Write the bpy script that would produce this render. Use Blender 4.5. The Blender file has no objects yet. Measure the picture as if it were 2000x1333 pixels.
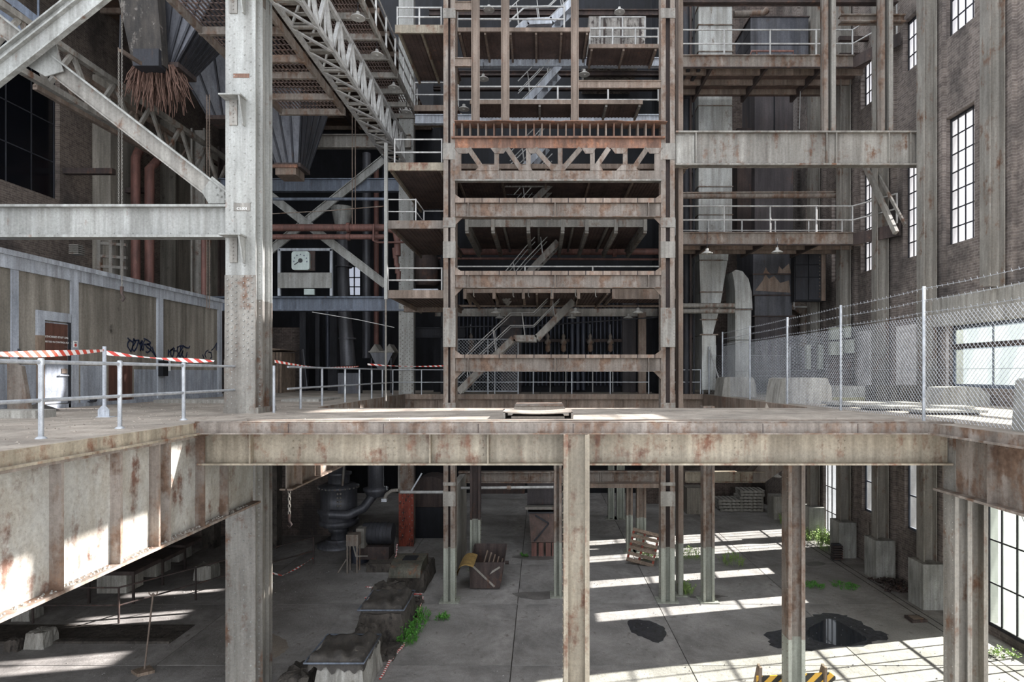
import bpy, math, random
from mathutils import Vector, Matrix
R = random.Random(11)
sc = bpy.context.scene
COL = sc.collection
# ------------------------------------------------------------------ camera, sky, sun, exposure
F = 1200.0; EYE = 7.0; VX = 1055.0; VY = 730.0
cd = bpy.data.cameras.new('camera'); cam = bpy.data.objects.new('camera', cd); COL.objects.link(cam)
cd.sensor_width = 36; cd.lens = F/2000*36; cd.shift_x = -(VX-1000)/2000; cd.shift_y = (VY-666.5)/2000
cd.clip_end = 400; cd.clip_start = .1
cam.location = (0, 0, EYE); cam.rotation_euler = (math.pi/2, 0, 0); sc.camera = cam
w = bpy.data.worlds.new('sky'); sc.world = w; w.use_nodes = True
bg = w.node_tree.nodes['Background']; bg.inputs[0].default_value = (.87, .92, 1, 1); bg.inputs[1].default_value = 1.3
sd = bpy.data.lights.new('sun', 'SUN'); sd.energy = 78; sd.angle = .009; sd.color = (1, .93, .82)
sun = bpy.data.objects.new('sun', sd); COL.objects.link(sun)
sun.rotation_euler = Vector((-1, -.22, -.48)).to_track_quat('-Z', 'Y').to_euler(); sun.location = (30, 20, 25)
sc.view_settings.view_transform = 'Standard'; sc.view_settings.look = 'None'
sc.view_settings.gamma = 1; sc.view_settings.use_curve_mapping = False
sc.view_settings.exposure = 1.22
# ------------------------------------------------------------------ helpers
def PX(x, d): return (x-VX)*d/F
def PZ(y, d): return EYE+(VY-y)*d/F
def P(x, y, d): return (PX(x, d), d, PZ(y, d))
def hexc(h):
    o = []
    for i in (0, 2, 4):
        c = int(h[i:i+2], 16)/255
        o.append(c/12.92 if c <= .04045 else ((c+.055)/1.055)**2.4)
    return (*o, 1)
def N(nt, t, **k):
    n = nt.nodes.new(t)
    for a, b in k.items():
        if a.startswith('_'): n.inputs[int(a[1:])].default_value = b
        else: setattr(n, a, b)
    return n
def ramp(nt, src, a, b, c0=(0,0,0,1), c1=(1,1,1,1)):
    r = N(nt, 'ShaderNodeValToRGB'); r.color_ramp.elements[0].position = a; r.color_ramp.elements[1].position = b
    r.color_ramp.elements[0].color = c0; r.color_ramp.elements[1].color = c1
    nt.links.new(src, r.inputs[0]); return r.outputs[0]
def mix(nt, f, a, b, bt='MIX'):
    m = N(nt, 'ShaderNodeMix', data_type='RGBA', blend_type=bt)
    for i, v in ((0, f), (6, a), (7, b)):
        if isinstance(v, (float, int, tuple)): m.inputs[i].default_value = v
        else: nt.links.new(v, m.inputs[i])
    return m.outputs[2]
def noise(nt, vec, s, det=6, rough=.6, sx=(1, 1, 1)):
    mp = N(nt, 'ShaderNodeMapping'); mp.inputs['Scale'].default_value = sx; nt.links.new(vec, mp.inputs[0])
    n = N(nt, 'ShaderNodeTexNoise'); n.inputs['Scale'].default_value = s; n.inputs['Detail'].default_value = det
    n.inputs['Roughness'].default_value = rough; nt.links.new(mp.outputs[0], n.inputs['Vector']); return n.outputs['Fac']
def base(name, rough=.7, metal=0):
    m = bpy.data.materials.new(name); m.use_nodes = True; nt = m.node_tree; b = nt.nodes['Principled BSDF']
    b.inputs['Roughness'].default_value = rough; b.inputs['Metallic'].default_value = metal
    tc = N(nt, 'ShaderNodeTexCoord'); return m, nt, b, tc.outputs['Object']
def weath(name, c1, c2, rust=None, ra=.3, s=1.0, streak=.15, rough=.72, metal=0, bump=.25, stain=.5, fine=22):
    m, nt, b, v = base(name, rough, metal)
    col = mix(nt, ramp(nt, noise(nt, v, 3*s, 7, .65, (1, 1, streak)), .38, .62), hexc(c1), hexc(c2))
    g = noise(nt, v, fine*s, 4, .7)
    col = mix(nt, ramp(nt, g, .3, .7), col, mix(nt, 1.0, col, (.72, .72, .72, 1), 'MULTIPLY'))
    if streak < .5:
        col = mix(nt, 1.0, col, ramp(nt, noise(nt, v, 7*s, 5, .6, (1, 1, .05)), .3, .66, (.62, .60, .58, 1), (1.12, 1.12, 1.12, 1)), 'MULTIPLY')
    col = mix(nt, ramp(nt, noise(nt, v, 38*s, 3, .8), .56, .72, (0, 0, 0, 1), (.55, .55, .55, 1)), col, mix(nt, 1.0, col, (.4, .36, .33, 1), 'MULTIPLY'))
    if rust:
        t = .70-.36*ra
        k = mix(nt, .42, noise(nt, v, 1.7*s, 10, .74), noise(nt, v, 5*s, 6, .6, (1, 1, .2)))
        rc = mix(nt, ramp(nt, noise(nt, v, 9*s, 5), .35, .65), hexc(rust), mix(nt, 1.0, hexc(rust), (.5, .45, .42, 1), 'MULTIPLY'))
        col = mix(nt, ramp(nt, k, t-.02, t+.06), col, rc)
    if stain:
        st = ramp(nt, noise(nt, v, .8*s, 6, .6, (1, 1, .45)), .36, .64, (1-stain, 1-stain, 1-stain, 1), (1.08, 1.08, 1.08, 1))
        col = mix(nt, 1.0, col, st, 'MULTIPLY')
    nt.links.new(col, b.inputs['Base Color'])
    if bump:
        bp = N(nt, 'ShaderNodeBump'); bp.inputs['Strength'].default_value = bump; bp.inputs['Distance'].default_value = .03
        nt.links.new(noise(nt, v, 14*s, 6, .7), bp.inputs['Height']); nt.links.new(bp.outputs[0], b.inputs['Normal'])
    return m
def brickm(name, c1, c2, mortar, dark, ax='y', bw=.23, bh=.076, soot=.6):
    m, nt, b, v = base(name, .85)
    sp = N(nt, 'ShaderNodeSeparateXYZ'); nt.links.new(v, sp.inputs[0]); cb = N(nt, 'ShaderNodeCombineXYZ')
    nt.links.new(sp.outputs[1 if ax == 'y' else 0], cb.inputs[0]); nt.links.new(sp.outputs[2], cb.inputs[1])
    br = N(nt, 'ShaderNodeTexBrick'); nt.links.new(cb.outputs[0], br.inputs['Vector'])
    br.inputs['Color1'].default_value = hexc(c1); br.inputs['Color2'].default_value = hexc(c2); br.inputs['Mortar'].default_value = hexc(mortar)
    br.inputs['Scale'].default_value = 1; br.inputs['Brick Width'].default_value = bw; br.inputs['Row Height'].default_value = bh
    br.inputs['Mortar Size'].default_value = .008; br.inputs['Bias'].default_value = 0
    col = mix(nt, ramp(nt, noise(nt, v, 8, 5), .45, .7), br.outputs['Color'], mix(nt, 1.0, br.outputs['Color'], (.55, .53, .52, 1), 'MULTIPLY'))
    col = mix(nt, ramp(nt, noise(nt, v, .55, 8, .65, (1, 1, .6)), .60-.25*soot, .74-.2*soot), col, mix(nt, .75, col, hexc(dark)))
    nt.links.new(col, b.inputs['Base Color'])
    bp = N(nt, 'ShaderNodeBump'); bp.inputs['Strength'].default_value = .7; bp.inputs['Distance'].default_value = .012
    inv = N(nt, 'ShaderNodeMath', operation='SUBTRACT'); inv.inputs[0].default_value = 1; nt.links.new(br.outputs['Fac'], inv.inputs[1])
    nt.links.new(inv.outputs[0], bp.inputs['Height']); nt.links.new(bp.outputs[0], b.inputs['Normal'])
    return m
def plain(name, c, rough=.6, metal=0, emit=0):
    m, nt, b, v = base(name, rough, metal); b.inputs['Base Color'].default_value = hexc(c)
    if emit: b.inputs['Emission Color'].default_value = hexc(c); b.inputs['Emission Strength'].default_value = emit
    return m
def glassm(name, tint, haze, hz='ffffff'):
    m = bpy.data.materials.new(name); m.use_nodes = True; nt = m.node_tree; nt.nodes.remove(nt.nodes['Principled BSDF'])
    tc = N(nt, 'ShaderNodeTexCoord')
    tr = N(nt, 'ShaderNodeBsdfTransparent'); tr.inputs[0].default_value = hexc(tint)
    tl = N(nt, 'ShaderNodeBsdfTranslucent'); tl.inputs[0].default_value = hexc(hz)
    gl = N(nt, 'ShaderNodeBsdfGlossy'); gl.inputs['Roughness'].default_value = .15
    m1 = N(nt, 'ShaderNodeMixShader'); m2 = N(nt, 'ShaderNodeMixShader'); m2.inputs[0].default_value = .05
    f = ramp(nt, noise(nt, tc.outputs['Object'], 1.3, 5, .6, (1, 1, .4)), .3, .7, (haze*.5, haze*.5, haze*.5, 1), (haze*1.3, haze*1.3, haze*1.3, 1))
    nt.links.new(f, m1.inputs[0]); nt.links.new(tr.outputs[0], m1.inputs[1]); nt.links.new(tl.outputs[0], m1.inputs[2])
    nt.links.new(m1.outputs[0], m2.inputs[1]); nt.links.new(gl.outputs[0], m2.inputs[2])
    nt.links.new(m2.outputs[0], nt.nodes['Material Output'].inputs[0]); return m
def stripem(name, ca, cb_, axis, period, slope=0.0, duty=.5):
    m, nt, b, v = base(name, .55); sp = N(nt, 'ShaderNodeSeparateXYZ'); nt.links.new(v, sp.inputs[0])
    sl = N(nt, 'ShaderNodeMath', operation='MULTIPLY'); nt.links.new(sp.outputs[2], sl.inputs[0]); sl.inputs[1].default_value = slope
    ad = N(nt, 'ShaderNodeMath', operation='ADD'); nt.links.new(sp.outputs['xyz'.index(axis)], ad.inputs[0]); nt.links.new(sl.outputs[0], ad.inputs[1])
    dv = N(nt, 'ShaderNodeMath', operation='DIVIDE'); nt.links.new(ad.outputs[0], dv.inputs[0]); dv.inputs[1].default_value = period
    fr = N(nt, 'ShaderNodeMath', operation='FRACT'); nt.links.new(dv.outputs[0], fr.inputs[0])
    gt = N(nt, 'ShaderNodeMath', operation='GREATER_THAN'); nt.links.new(fr.outputs[0], gt.inputs[0]); gt.inputs[1].default_value = duty
    nt.links.new(mix(nt, gt.outputs[0], hexc(ca), hexc(cb_)), b.inputs['Base Color']); return m

def origin(o):
    v = Vector((0, 0, 0))
    while o: v += o.location; o = o.parent
    return v
def tag(o, label=None, cat=None, group=None, kind=None):
    if label: o['label'] = label
    if cat: o['category'] = cat
    if group: o['group'] = group
    if kind: o['kind'] = kind
    return o
class G:
    def __init__(s): s.v = []; s.f = []; s.s = []
    def add(s, vs, fs, sm=False):
        n = len(s.v); s.v += [tuple(a) for a in vs]; s.f += [tuple(i+n for i in f) for f in fs]; s.s += [sm]*len(fs); return s
    def box(s, x0, x1, y0, y1, z0, z1):
        if x0 > x1: x0, x1 = x1, x0
        if y0 > y1: y0, y1 = y1, y0
        if z0 > z1: z0, z1 = z1, z0
        return s.add([(x, y, z) for z in (z0, z1) for y in (y0, y1) for x in (x0, x1)],
                     [(0, 2, 3, 1), (4, 5, 7, 6), (0, 1, 5, 4), (2, 6, 7, 3), (0, 4, 6, 2), (1, 3, 7, 5)])
    def bar(s, p, q, w, h, up=(0, 0, 1)):
        p = Vector(p); q = Vector(q); d = (q-p).normalized(); u = Vector(up)
        sd_ = d.cross(u)
        if sd_.length < 1e-4: sd_ = d.cross(Vector((0, 1, 0)))
        sd_.normalize(); u = sd_.cross(d).normalized(); a = sd_*w/2; b = u*h/2
        vs = [p-a-b, p+a-b, p+a+b, p-a+b, q-a-b, q+a-b, q+a+b, q-a+b]
        return s.add(vs, [(0, 1, 2, 3)[::-1], (4, 5, 6, 7), (0, 1, 5, 4), (1, 2, 6, 5), (2, 3, 7, 6), (3, 0, 4, 7)])
    def tube(s, pts, r, n=8, cap=True):
        pts = [Vector(p) for p in pts]; rs = r if isinstance(r, (list, tuple)) else [r]*len(pts); rings = []
        t0 = (pts[1]-pts[0]).normalized(); u = t0.orthogonal().normalized()
        for i, p in enumerate(pts):
            t = (pts[min(i+1, len(pts)-1)]-pts[max(i-1, 0)])
            t = t.normalized() if t.length > 1e-9 else t0
            u = (u-t*u.dot(t)); u = u.normalized() if u.length > 1e-6 else t.orthogonal().normalized(); w_ = t.cross(u)
            rings.append([p+(u*math.cos(a)+w_*math.sin(a))*rs[i] for a in [2*math.pi*k/n for k in range(n)]])
        vs = [v for rg in rings for v in rg]; fs = []
        for i in range(len(pts)-1):
            for k in range(n): fs.append((i*n+k, i*n+(k+1) % n, (i+1)*n+(k+1) % n, (i+1)*n+k))
        s.add(vs, fs, n > 4)
        if cap:
            m = len(pts)-1; s.add(rings[0], [tuple(range(n))[::-1]]); s.add(rings[m], [tuple(range(n))])
        return s
    def lathe(s, c, prof, n=20):
        vs = []; fs = []
        for r, z in prof:
            vs += [(c[0]+r*math.cos(2*math.pi*k/n), c[1]+r*math.sin(2*math.pi*k/n), c[2]+z) for k in range(n)]
        for i in range(len(prof)-1):
            for k in range(n): fs.append((i*n+k, i*n+(k+1) % n, (i+1)*n+(k+1) % n, (i+1)*n+k))
        s.add(vs, fs, True); m = (len(prof)-1)*n
        s.add(vs[:n], [tuple(range(n))[::-1]]); s.add(vs[m:], [tuple(range(n))]); return s
    def prism(s, pts, ax, a0, a1):
        n = len(pts)
        def q(p, a): return (a, p[0], p[1]) if ax == 'x' else (p[0], a, p[1]) if ax == 'y' else (p[0], p[1], a)
        vs = [q(p, a0) for p in pts]+[q(p, a1) for p in pts]
        return s.add(vs, [tuple(range(n)), tuple(range(n, 2*n))[::-1]]+[(i, i+n, (i+1) % n+n, (i+1) % n) for i in range(n)])
    def rivs(s, pts, nrm, r=.018):
        nv = Vector(nrm).normalized(); u = nv.orthogonal().normalized(); w_ = nv.cross(u)
        for p in pts:
            p = Vector(p); vs = []
            for k in range(6):
                a = k*math.pi/3; d = u*math.cos(a)+w_*math.sin(a); vs += [p+d*r, p+d*r*.6+nv*r*.7]
            s.add(vs, [(2*k, 2*((k+1) % 6), 2*((k+1) % 6)+1, 2*k+1) for k in range(6)]+[(1, 3, 5, 7, 9, 11)])
        return s
    def mesh(s, name, mat, off=(0, 0, 0)):
        o = Vector(off); me = bpy.data.meshes.new(name)
        me.from_pydata([(v[0]-o.x, v[1]-o.y, v[2]-o.z) for v in s.v], [], s.f)
        me.polygons.foreach_set('use_smooth', s.s); me.materials.append(mat); me.update(); return me
    def obj(s, name, mat, parent=None, label=None, cat=None, group=None, kind=None):
        if not s.v: return None
        if parent is None:
            xs = [v[0] for v in s.v]; ys = [v[1] for v in s.v]; off = Vector(((min(xs)+max(xs))/2, (min(ys)+max(ys))/2, min(v[2] for v in s.v)))
        else: off = origin(parent)
        o = bpy.data.objects.new(name, s.mesh(name, mat, off)); COL.objects.link(o)
        if parent is None: o.location = off
        else: o.parent = parent
        return tag(o, label, cat, group, kind)
def B(*a): return G().box(*a)
def piece(name, me, parent, loc, rot=None):
    o = bpy.data.objects.new(name, me); COL.objects.link(o); o.parent = parent; o.location = Vector(loc)-origin(parent)
    if rot: o.rotation_euler = rot
    return o
def E(name, label, cat, loc, group=None, kind=None):
    o = bpy.data.objects.new(name, None); COL.objects.link(o); o.location = loc; o.empty_display_size = .2
    return tag(o, label, cat, group, kind)
def clone(root, loc, rotz=0, label=None, name=None):
    r = root.copy(); COL.objects.link(r); r.location = loc; r.rotation_euler = (0, 0, rotz)
    if label: r['label'] = label
    for ch in list(root.children):
        c = ch.copy(); COL.objects.link(c); c.parent = r
        for g in ch.children: d = g.copy(); COL.objects.link(d); d.parent = c
    return r
def fr(a, b, st):
    n = max(1, int(abs(b-a)/st)); return [a+(b-a)*i/n for i in range(n+1)]
# ------------------------------------------------------------------ materials
mGREY = weath('grey_painted_steel', 'acaca7', '969690', '7b5844', .26, .9, .12, .6, 0, .12, .30)
mGREYD = weath('dusty_grey_steel', 'a19d94', '87827a', '73543f', .42, .8, .12, .65, 0, .2, .42)
mBEAM = weath('stained_cream_girder_paint', 'b0a591', '968b78', '7d5741', .46, .8, .14, .62, 0, .25, .34)
mGIRD = weath('flaking_grey_girder_paint', 'adaaa2', '969085', '6b4f42', .44, .9, .5, .6, 0, .35, .34)
mRUST = weath('brown_rusted_steel', '9a8a7d', '857466', '8c7261', .42, 1.1, .2, .8, 0, .25, .4)
mRUST2 = weath('rusted_steel_with_grey_paint', '978d83', '80756b', '77604f', .54, .9, .25, .75, 0, .22, .35)
mORU = weath('orange_rust', '977462', '7a5e50', 'a0735a', .5, 1.4, .4, .85, 0, .4, .5)
mRDK = weath('dark_rusted_steel', '574944', '433a38', '664c40', .4, 1, .3, .85, 0, .25, .5)
mDARK = weath('sooty_dark_steel', '3f4046', '2b2c32', '4a3a34', .3, 1, .3, .7, 0, .2, .5)
mBLK = weath('navy_black', '1e2027', '131419', None, 0, 1, .4, .8, 0, .2, .4)  # near-black navy puts the darkness of the far hall into the colour
mGALV = weath('galvanised_rail', 'c3c6c9', 'a5a8ac', '8b7465', .12, 3, .6, .42, .35, .05, .15)
mRAILW = weath('white_grey_rail_paint', 'c4c3bf', 'a6a4a0', '8a6a55', .25, 3, .6, .5, .1, .1, .2)
mCONC = weath('worn_concrete_floor', 'aaa6a2', '95918d', '6d6660', .32, .9, 1, .85, 0, .5, .38, 30)
mDECK = weath('dusty_deck_concrete', 'aba194', '958a7e', '6b5a4b', .3, .9, 1, .88, 0, .4, .35, 30)
mJOINT = plain('dark_floor_joint', '38342f', .9)
mCBLK = weath('pale_concrete_block', 'b3b0a8', '9a978f', '726b60', .25, 1.5, .4, .85, 0, .3, .3)
mCDRK = weath('dark_rough_concrete', '625b53', '4b453f', '2f2b28', .45, 2, .6, .9, 0, .7, .4)
mCTRL = weath('streaked_brown_grey_render', 'a49d91', '7b756a', '5a554c', .3, .8, .05, .85, 0, .15, .35)
mWHIT = weath('chalky_white_trim_paint', 'c3c8cf', 'adb2b9', '8a8880', .2, 1.3, .25, .7, 0, .1, .2)
mDADO = weath('pale_blue_grey_render', 'b0b5bd', '9aa0a8', '7c7c7a', .3, 1, .3, .8, 0, .1, .2)
mDOOR = weath('brown_door_panel', '6b4a3e', '5a3f36', '85604a', .2, 1.5, .3, .5, 0, .05, .2)
mWOOD = weath('weathered_wood', 'a18d7c', '80705f', '5b4b40', .35, 3, .3, .85, 0, .3, .3)
mPIPE = weath('red_brown_pipe', '855c52', '6e4e46', '96705f', .3, 1.5, .3, .65, 0, .15, .35)
mREDP = weath('red_flaking_paint', 'a8503c', '8c4232', '2b2625', .45, 2.5, .4, .8, 0, .4, .3)
mPGRN = weath('pale_green_grey_paint', 'a9aca0', '989b8e', '77664f', .2, 1.2, .3, .6, 0, .08, .2)
mDUCT = weath('pale_stained_duct_sheet', 'cdcfcb', 'b5b4ad', '7c6e60', .3, .9, .2, .55, .2, .08, .4)
mCASE = weath('dark_grey_casing_sheet', '5b5454', '484345', '73574b', .3, .8, .15, .7, 0, .1, .45)
mUND = weath('brown_underside_plate', '735f57', '5c4d47', '836657', .35, 1.3, .6, .8, 0, .2, .4)
mSHEET = weath('smooth_dark_steel_sheet', '74757a', '55565c', '6e5a4d', .25, .7, .1, .45, .3, .06, .45)
mROOT = weath('rust_coloured_fibre', '806255', '5f473c', None, 0, 6, .5, .9, 0, .4, .3)
mTARP = weath('grey_dusty_tarpaulin', '5d5750', '484440', '8a8276', .3, 2, .6, .8, 0, .5, .4)
mCLOTH = weath('ochre_sacking', 'a88a50', '8d7242', '5b4a30', .3, 4, .6, .9, 0, .5, .2)
mLEAF = weath('bright_green_leaf', '6fae4a', '4a8a34', None, 0, 5, 1, .6, 0, 0, .1)
mLEAF2 = weath('pale_green_leaf', 'a3bd6c', '7a9a4c', None, 0, 5, 1, .6, 0, 0, .1)  # paler, yellower green for the weeds on the right
mINK = plain('navy_marker', '22293f', .5); mBLACK = plain('black', '101114', .5); mWHITE = plain('white', 'e3e3df', .5)
mREDI = plain('red_ink', 'b4443a', .5); mBLUE = plain('blue_ink', '3a5f9a', .5)
mDIAL = weath('pale_dial_face', 'c3cfc9', 'aebbb5', None, 0, 3, .5, .35, 0, 0, .2)
mLAMP = weath('enamel_lamp_shade', 'c9c6bf', 'aaa79f', '7f6b59', .2, 4, .5, .4, 0, 0, .2)
mAMBER = plain('amber_glass', 'c47a4a', .3)
mTAPE = stripem('red_white_tape', 'efeae6', 'c8453a', 'x', .16, 1.0)
mTAPEY = stripem('red_white_tape_lengthwise', 'f1ece8', 'd0503f', 'y', .22, 1.2)
mHAZ = stripem('yellow_black_stripes', 'c79a3a', '2a2722', 'x', .30, -1.0)
mGLASS = glassm('dusty_window_glass', 'adaeb2', .025, 'f2f5ff')
mGLASSU = glassm('grimy_upper_glass', '9a9ca2', .035, 'f2f5ff')
mGLASS2 = glassm('clear_dusty_glass', 'abadb0', .012, 'e8eef4')
mGLASSF = glassm('frosted_door_glass', 'acafaf', .02, 'e4efec')
mBRICK = brickm('sooty_brown_brick', '82776f', '6a605a', '8f8780', '2b2827', 'y')
mBRICKX = brickm('dark_brick', '6f6058', '584c46', '7d746b', '1d1b1c', 'x')
mBRICKL = brickm('grey_stained_brick', '75685f', '5f544d', '837a70', '2a2625', 'y')
mWASH = brickm('whitewashed_brick', 'cdc7c3', 'b9b2ad', 'd3cec9', '85807c', 'y', soot=.2)
mASPH = weath('yard_asphalt', '4b4f55', '404349', '6a6458', .25, .25, 1, .9, 0, .1, .2)
mGRS = weath('mown_grass', '5c6b3f', '4a5833', None, 0, 2, 1, .9, 0, .3, .2)
mWATER = plain('still_dark_water', '2a2f36', .04); mMUD = weath('wet_dark_ground', '4a4b50', '34363b', '6b6a69', .3, 2.5, 1, .22, 0, .5, .2)
mBLUEG = weath('blue_grey_steel', '7c8593', '646c79', '6f5c50', .25, 1, .2, .6, .1, .1, .35)
mCORR = weath('brown_roof_sheet', '67503f', '4e3f36', '7d5a45', .3, 1, .4, .85, 0, .2, .4)
mTUBE = weath('dark_blue_grey_tube', '4a4e5a', '363a45', None, 0, 2, .1, .5, .3, 0, .35)
# ------------------------------------------------------------------ builders
def girder(name, label, ax, a0, a1, c, z0, z1, fw, mat, stiff=(), face=-1, riv=0, tf=.035, fm=None, group=None, cat='girder', st=.03, sr=True):
    """I girder along ax with its web at c; face = which side the rivets sit on"""
    mid = (a0+a1)/2; t = E(name, label, cat, (mid, c, z0) if ax == 'x' else (c, mid, z0), group, 'thing')
    def bx(b0, b1, c0, c1, za, zb): return B(b0, b1, c0, c1, za, zb) if ax == 'x' else B(c0, c1, b0, b1, za, zb)
    bx(a0, a1, c-.012, c+.012, z0, z1).obj('web', mat, t)
    bx(a0, a1, c-fw/2, c+fw/2, z1-tf, z1).obj('flange', fm or mat, t); bx(a0, a1, c-fw/2, c+fw/2, z0, z0+tf).obj('flange', fm or mat, t)
    for s in stiff:
        bx(s-st/2, s+st/2, c-fw/2+.02, c+fw/2-.02, z0+tf, z1-tf).obj('stiffener', fm or mat, t)
    if riv:
        g = G(); f = c+face*.012; pts = []
        for a in fr(a0+.1, a1-.1, riv):
            for z in (z0+tf+.06, z1-tf-.06): pts.append((a, f, z) if ax == 'x' else (f, a, z))
        for s in stiff if sr else ():
            for z in fr(z0+.1, z1-.1, .12): pts += [(s+.07, f, z) if ax == 'x' else (f, s+.07, z)]
        g.rivs(pts, (0, face, 0) if ax == 'x' else (face, 0, 0), .014).obj('rivets', fm or mat, t, kind='stuff')
    return t
def hcol(name, label, x0, x1, y0, y1, z0, z1, mat, split=None, m2=None, riv=.22, batt=(), group=None, side=None, tf=.03, plate=True, wm=None, deep=None):
    """H column whose web faces the camera, flanges lie along y"""
    t = E(name, label, 'column', ((x0+x1)/2, (y0+y1)/2, z0), group, 'thing')
    for za, zb, m in ([(z0, z1, mat)] if split is None else [(z0, split, m2), (split, z1, mat)]):
        B(x0, x0+tf, y0, y1, za, zb).obj('flange', m, t); B(x1-tf, x1, y0, y1, za, zb).obj('flange', m, t)
        B(x0+tf, x1-tf, (y0+y1)/2-.015, (y0+y1)/2+.015, za, zb).obj('web', wm if wm and m is mat else m, t)
        for xa, xb in ((x0+tf, x0+tf+.045), (x1-tf-.045, x1-tf)): B(xa, xb, y0+.002, y0+.02, za, zb).obj('angle', m, t)
    for z, h in batt: B(x0-.012, x1+.012, y0-.018, y0-.001, z-h/2, z+h/2).obj('batten_plate', mGREYD if mat is mRUST2 else mat, t)
    if riv:
        s = side or (-1 if x0 > 0 else 1); fx = x0 if s < 0 else x1; pts = []
        for i, z in enumerate(fr(z0+.1, z1-.1, riv)):
            pts += [(fx, y0+.06, z), (fx, y1-.06, z+riv/2)]
        g = G().rivs(pts, (s, 0, 0), .016)
        bp = [(x, y0-.018, z+k) for z, h in batt for x in (x0+.03, x1-.03) for k in fr(-h/2+.04, h/2-.04, .09)]
        g.rivs(bp, (0, -1, 0), .011); g.obj('rivets', mat, t, kind='stuff')
    if plate and z0 < .1: B(x0-.12, x1+.12, y0-.1, y1+.1, z0, z0+.03).obj('base_plate', m2 or mat, t)
    return t
def rail(label, pts, h=1.05, post=1.5, r=.022, mat=None, rails=(1.0, .5), group=None, posts=True, name='guard_rail', jog=None):
    mat = mat or mRAILW; t = E(name, label, 'railing', pts[0], group)
    for k in rails:
        G().tube([(p[0], p[1], p[2]+h*k) for p in pts], r, 8).obj('top_rail' if k == rails[0] else 'mid_rail', mat, t)
    if posts:
        done = []
        for a, b in zip(pts[:-1], pts[1:]):
            a = Vector(a); b = Vector(b); n = max(1, round((b-a).length/post))
            for i in range(n+1):
                p = a+(b-a)*i/n
                if any((p-q).length < .05 for q in done): continue
                done.append(p)
                G().tube([p, p+Vector((0, 0, h+.02))], r*1.15, 8).obj('post', mat, t)
    return t
def platform(label, x0, x1, y0, y1, z, fh=.2, joists=5, mat=None, fmat=None, slats=.12, name='steel_platform', group=None, ribs=True, jm=None):
    mat = mat or mUND; fmat = fmat or mRUST; t = E(name, label, 'platform', ((x0+x1)/2, (y0+y1)/2, z-fh), group)
    B(x0, x1, y0, y1, z-.03, z).obj('deck_plate', mat, t)
    if ribs:
        g = G()
        for x in fr(x0+.05, x1-.05, slats): g.box(x-.012, x+.012, y0+.04, y1, z-.055, z-.03)
        g.obj('ribs', mat, t, kind='stuff')
    B(x0, x1, y0-.03, y0, z-fh, z+.06).obj('fascia', fmat, t); B(x0, x1, y0-.07, y0-.03, z-fh, z-fh+.025).obj('fascia_flange', fmat, t)
    for x in fr(x0+.1, x1-.1, (x1-x0-.2)/max(1, joists-1)+.001): B(x-.035, x+.035, y0, y1, z-.17, z-.055).obj('joist', jm or fmat, t)
    return t
def stair(label, segs, y, wd, mat, rl=True, sw=.24, name='steel_stair', group=None):
    """segs: list of (x,z) up the flight; stringers both sides"""
    t = E(name, label, 'staircase', (segs[0][0], y, segs[0][1]), group)
    for yy in (y, y+wd):
        for a, b in zip(segs[:-1], segs[1:]): G().bar((a[0], yy, a[1]), (b[0], yy, b[1]), .05, sw).obj('stringer', mat, t)
    for a, b in zip(segs[:-1], segs[1:]):
        if abs(a[1]-b[1]) < .05: B(a[0], b[0], y, y+wd, a[1]-.02, a[1]+.02).obj('landing', mat, t); continue
        n = max(2, int(abs(b[1]-a[1])/.2))
        for i in range(1, n):
            k = i/n; x = a[0]+(b[0]-a[0])*k; z = a[1]+(b[1]-a[1])*k
            B(x-.11, x+.11, y+.025, y+wd-.025, z-.015, z+.015).obj('tread', mat, t)
    if rl:
        for yy in (y, y+wd):
            for h in (.95, .48): G().tube([(p[0]-.12, yy, p[1]+h) for p in segs], .02, 6).obj('handrail', mRAILW, t)
            for a, b in zip(segs[:-1], segs[1:]):
                x = (a[0]+b[0])/2; z = (a[1]+b[1])/2; G().tube([(x, yy, z), (x-.12, yy, z+.95)], .018, 6).obj('handrail_post', mRAILW, t)
    return t
def gridwall(name, X0, X1, ya, yb, za, zb, holes, mat, ax='x'):
    ys = sorted({ya, yb, *[min(max(h[i], ya), yb) for h in holes for i in (0, 1)]}); zs = sorted({za, zb, *[min(max(h[i], za), zb) for h in holes for i in (2, 3)]}); g = G()
    for y0, y1 in zip(ys[:-1], ys[1:]):
        run = None
        for z0, z1 in zip(zs[:-1], zs[1:]):
            my, mz = (y0+y1)/2, (z0+z1)/2
            if any(h[0] < my < h[1] and h[2] < mz < h[3] for h in holes):
                if run is not None: (g.box(X0, X1, y0, y1, run, z0) if ax == 'x' else g.box(y0, y1, X0, X1, run, z0)); run = None
            elif run is None: run = z0
        if run is not None: (g.box(X0, X1, y0, y1, run, zb) if ax == 'x' else g.box(y0, y1, X0, X1, run, zb))
    return g.obj(name, mat, kind='structure')
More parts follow.
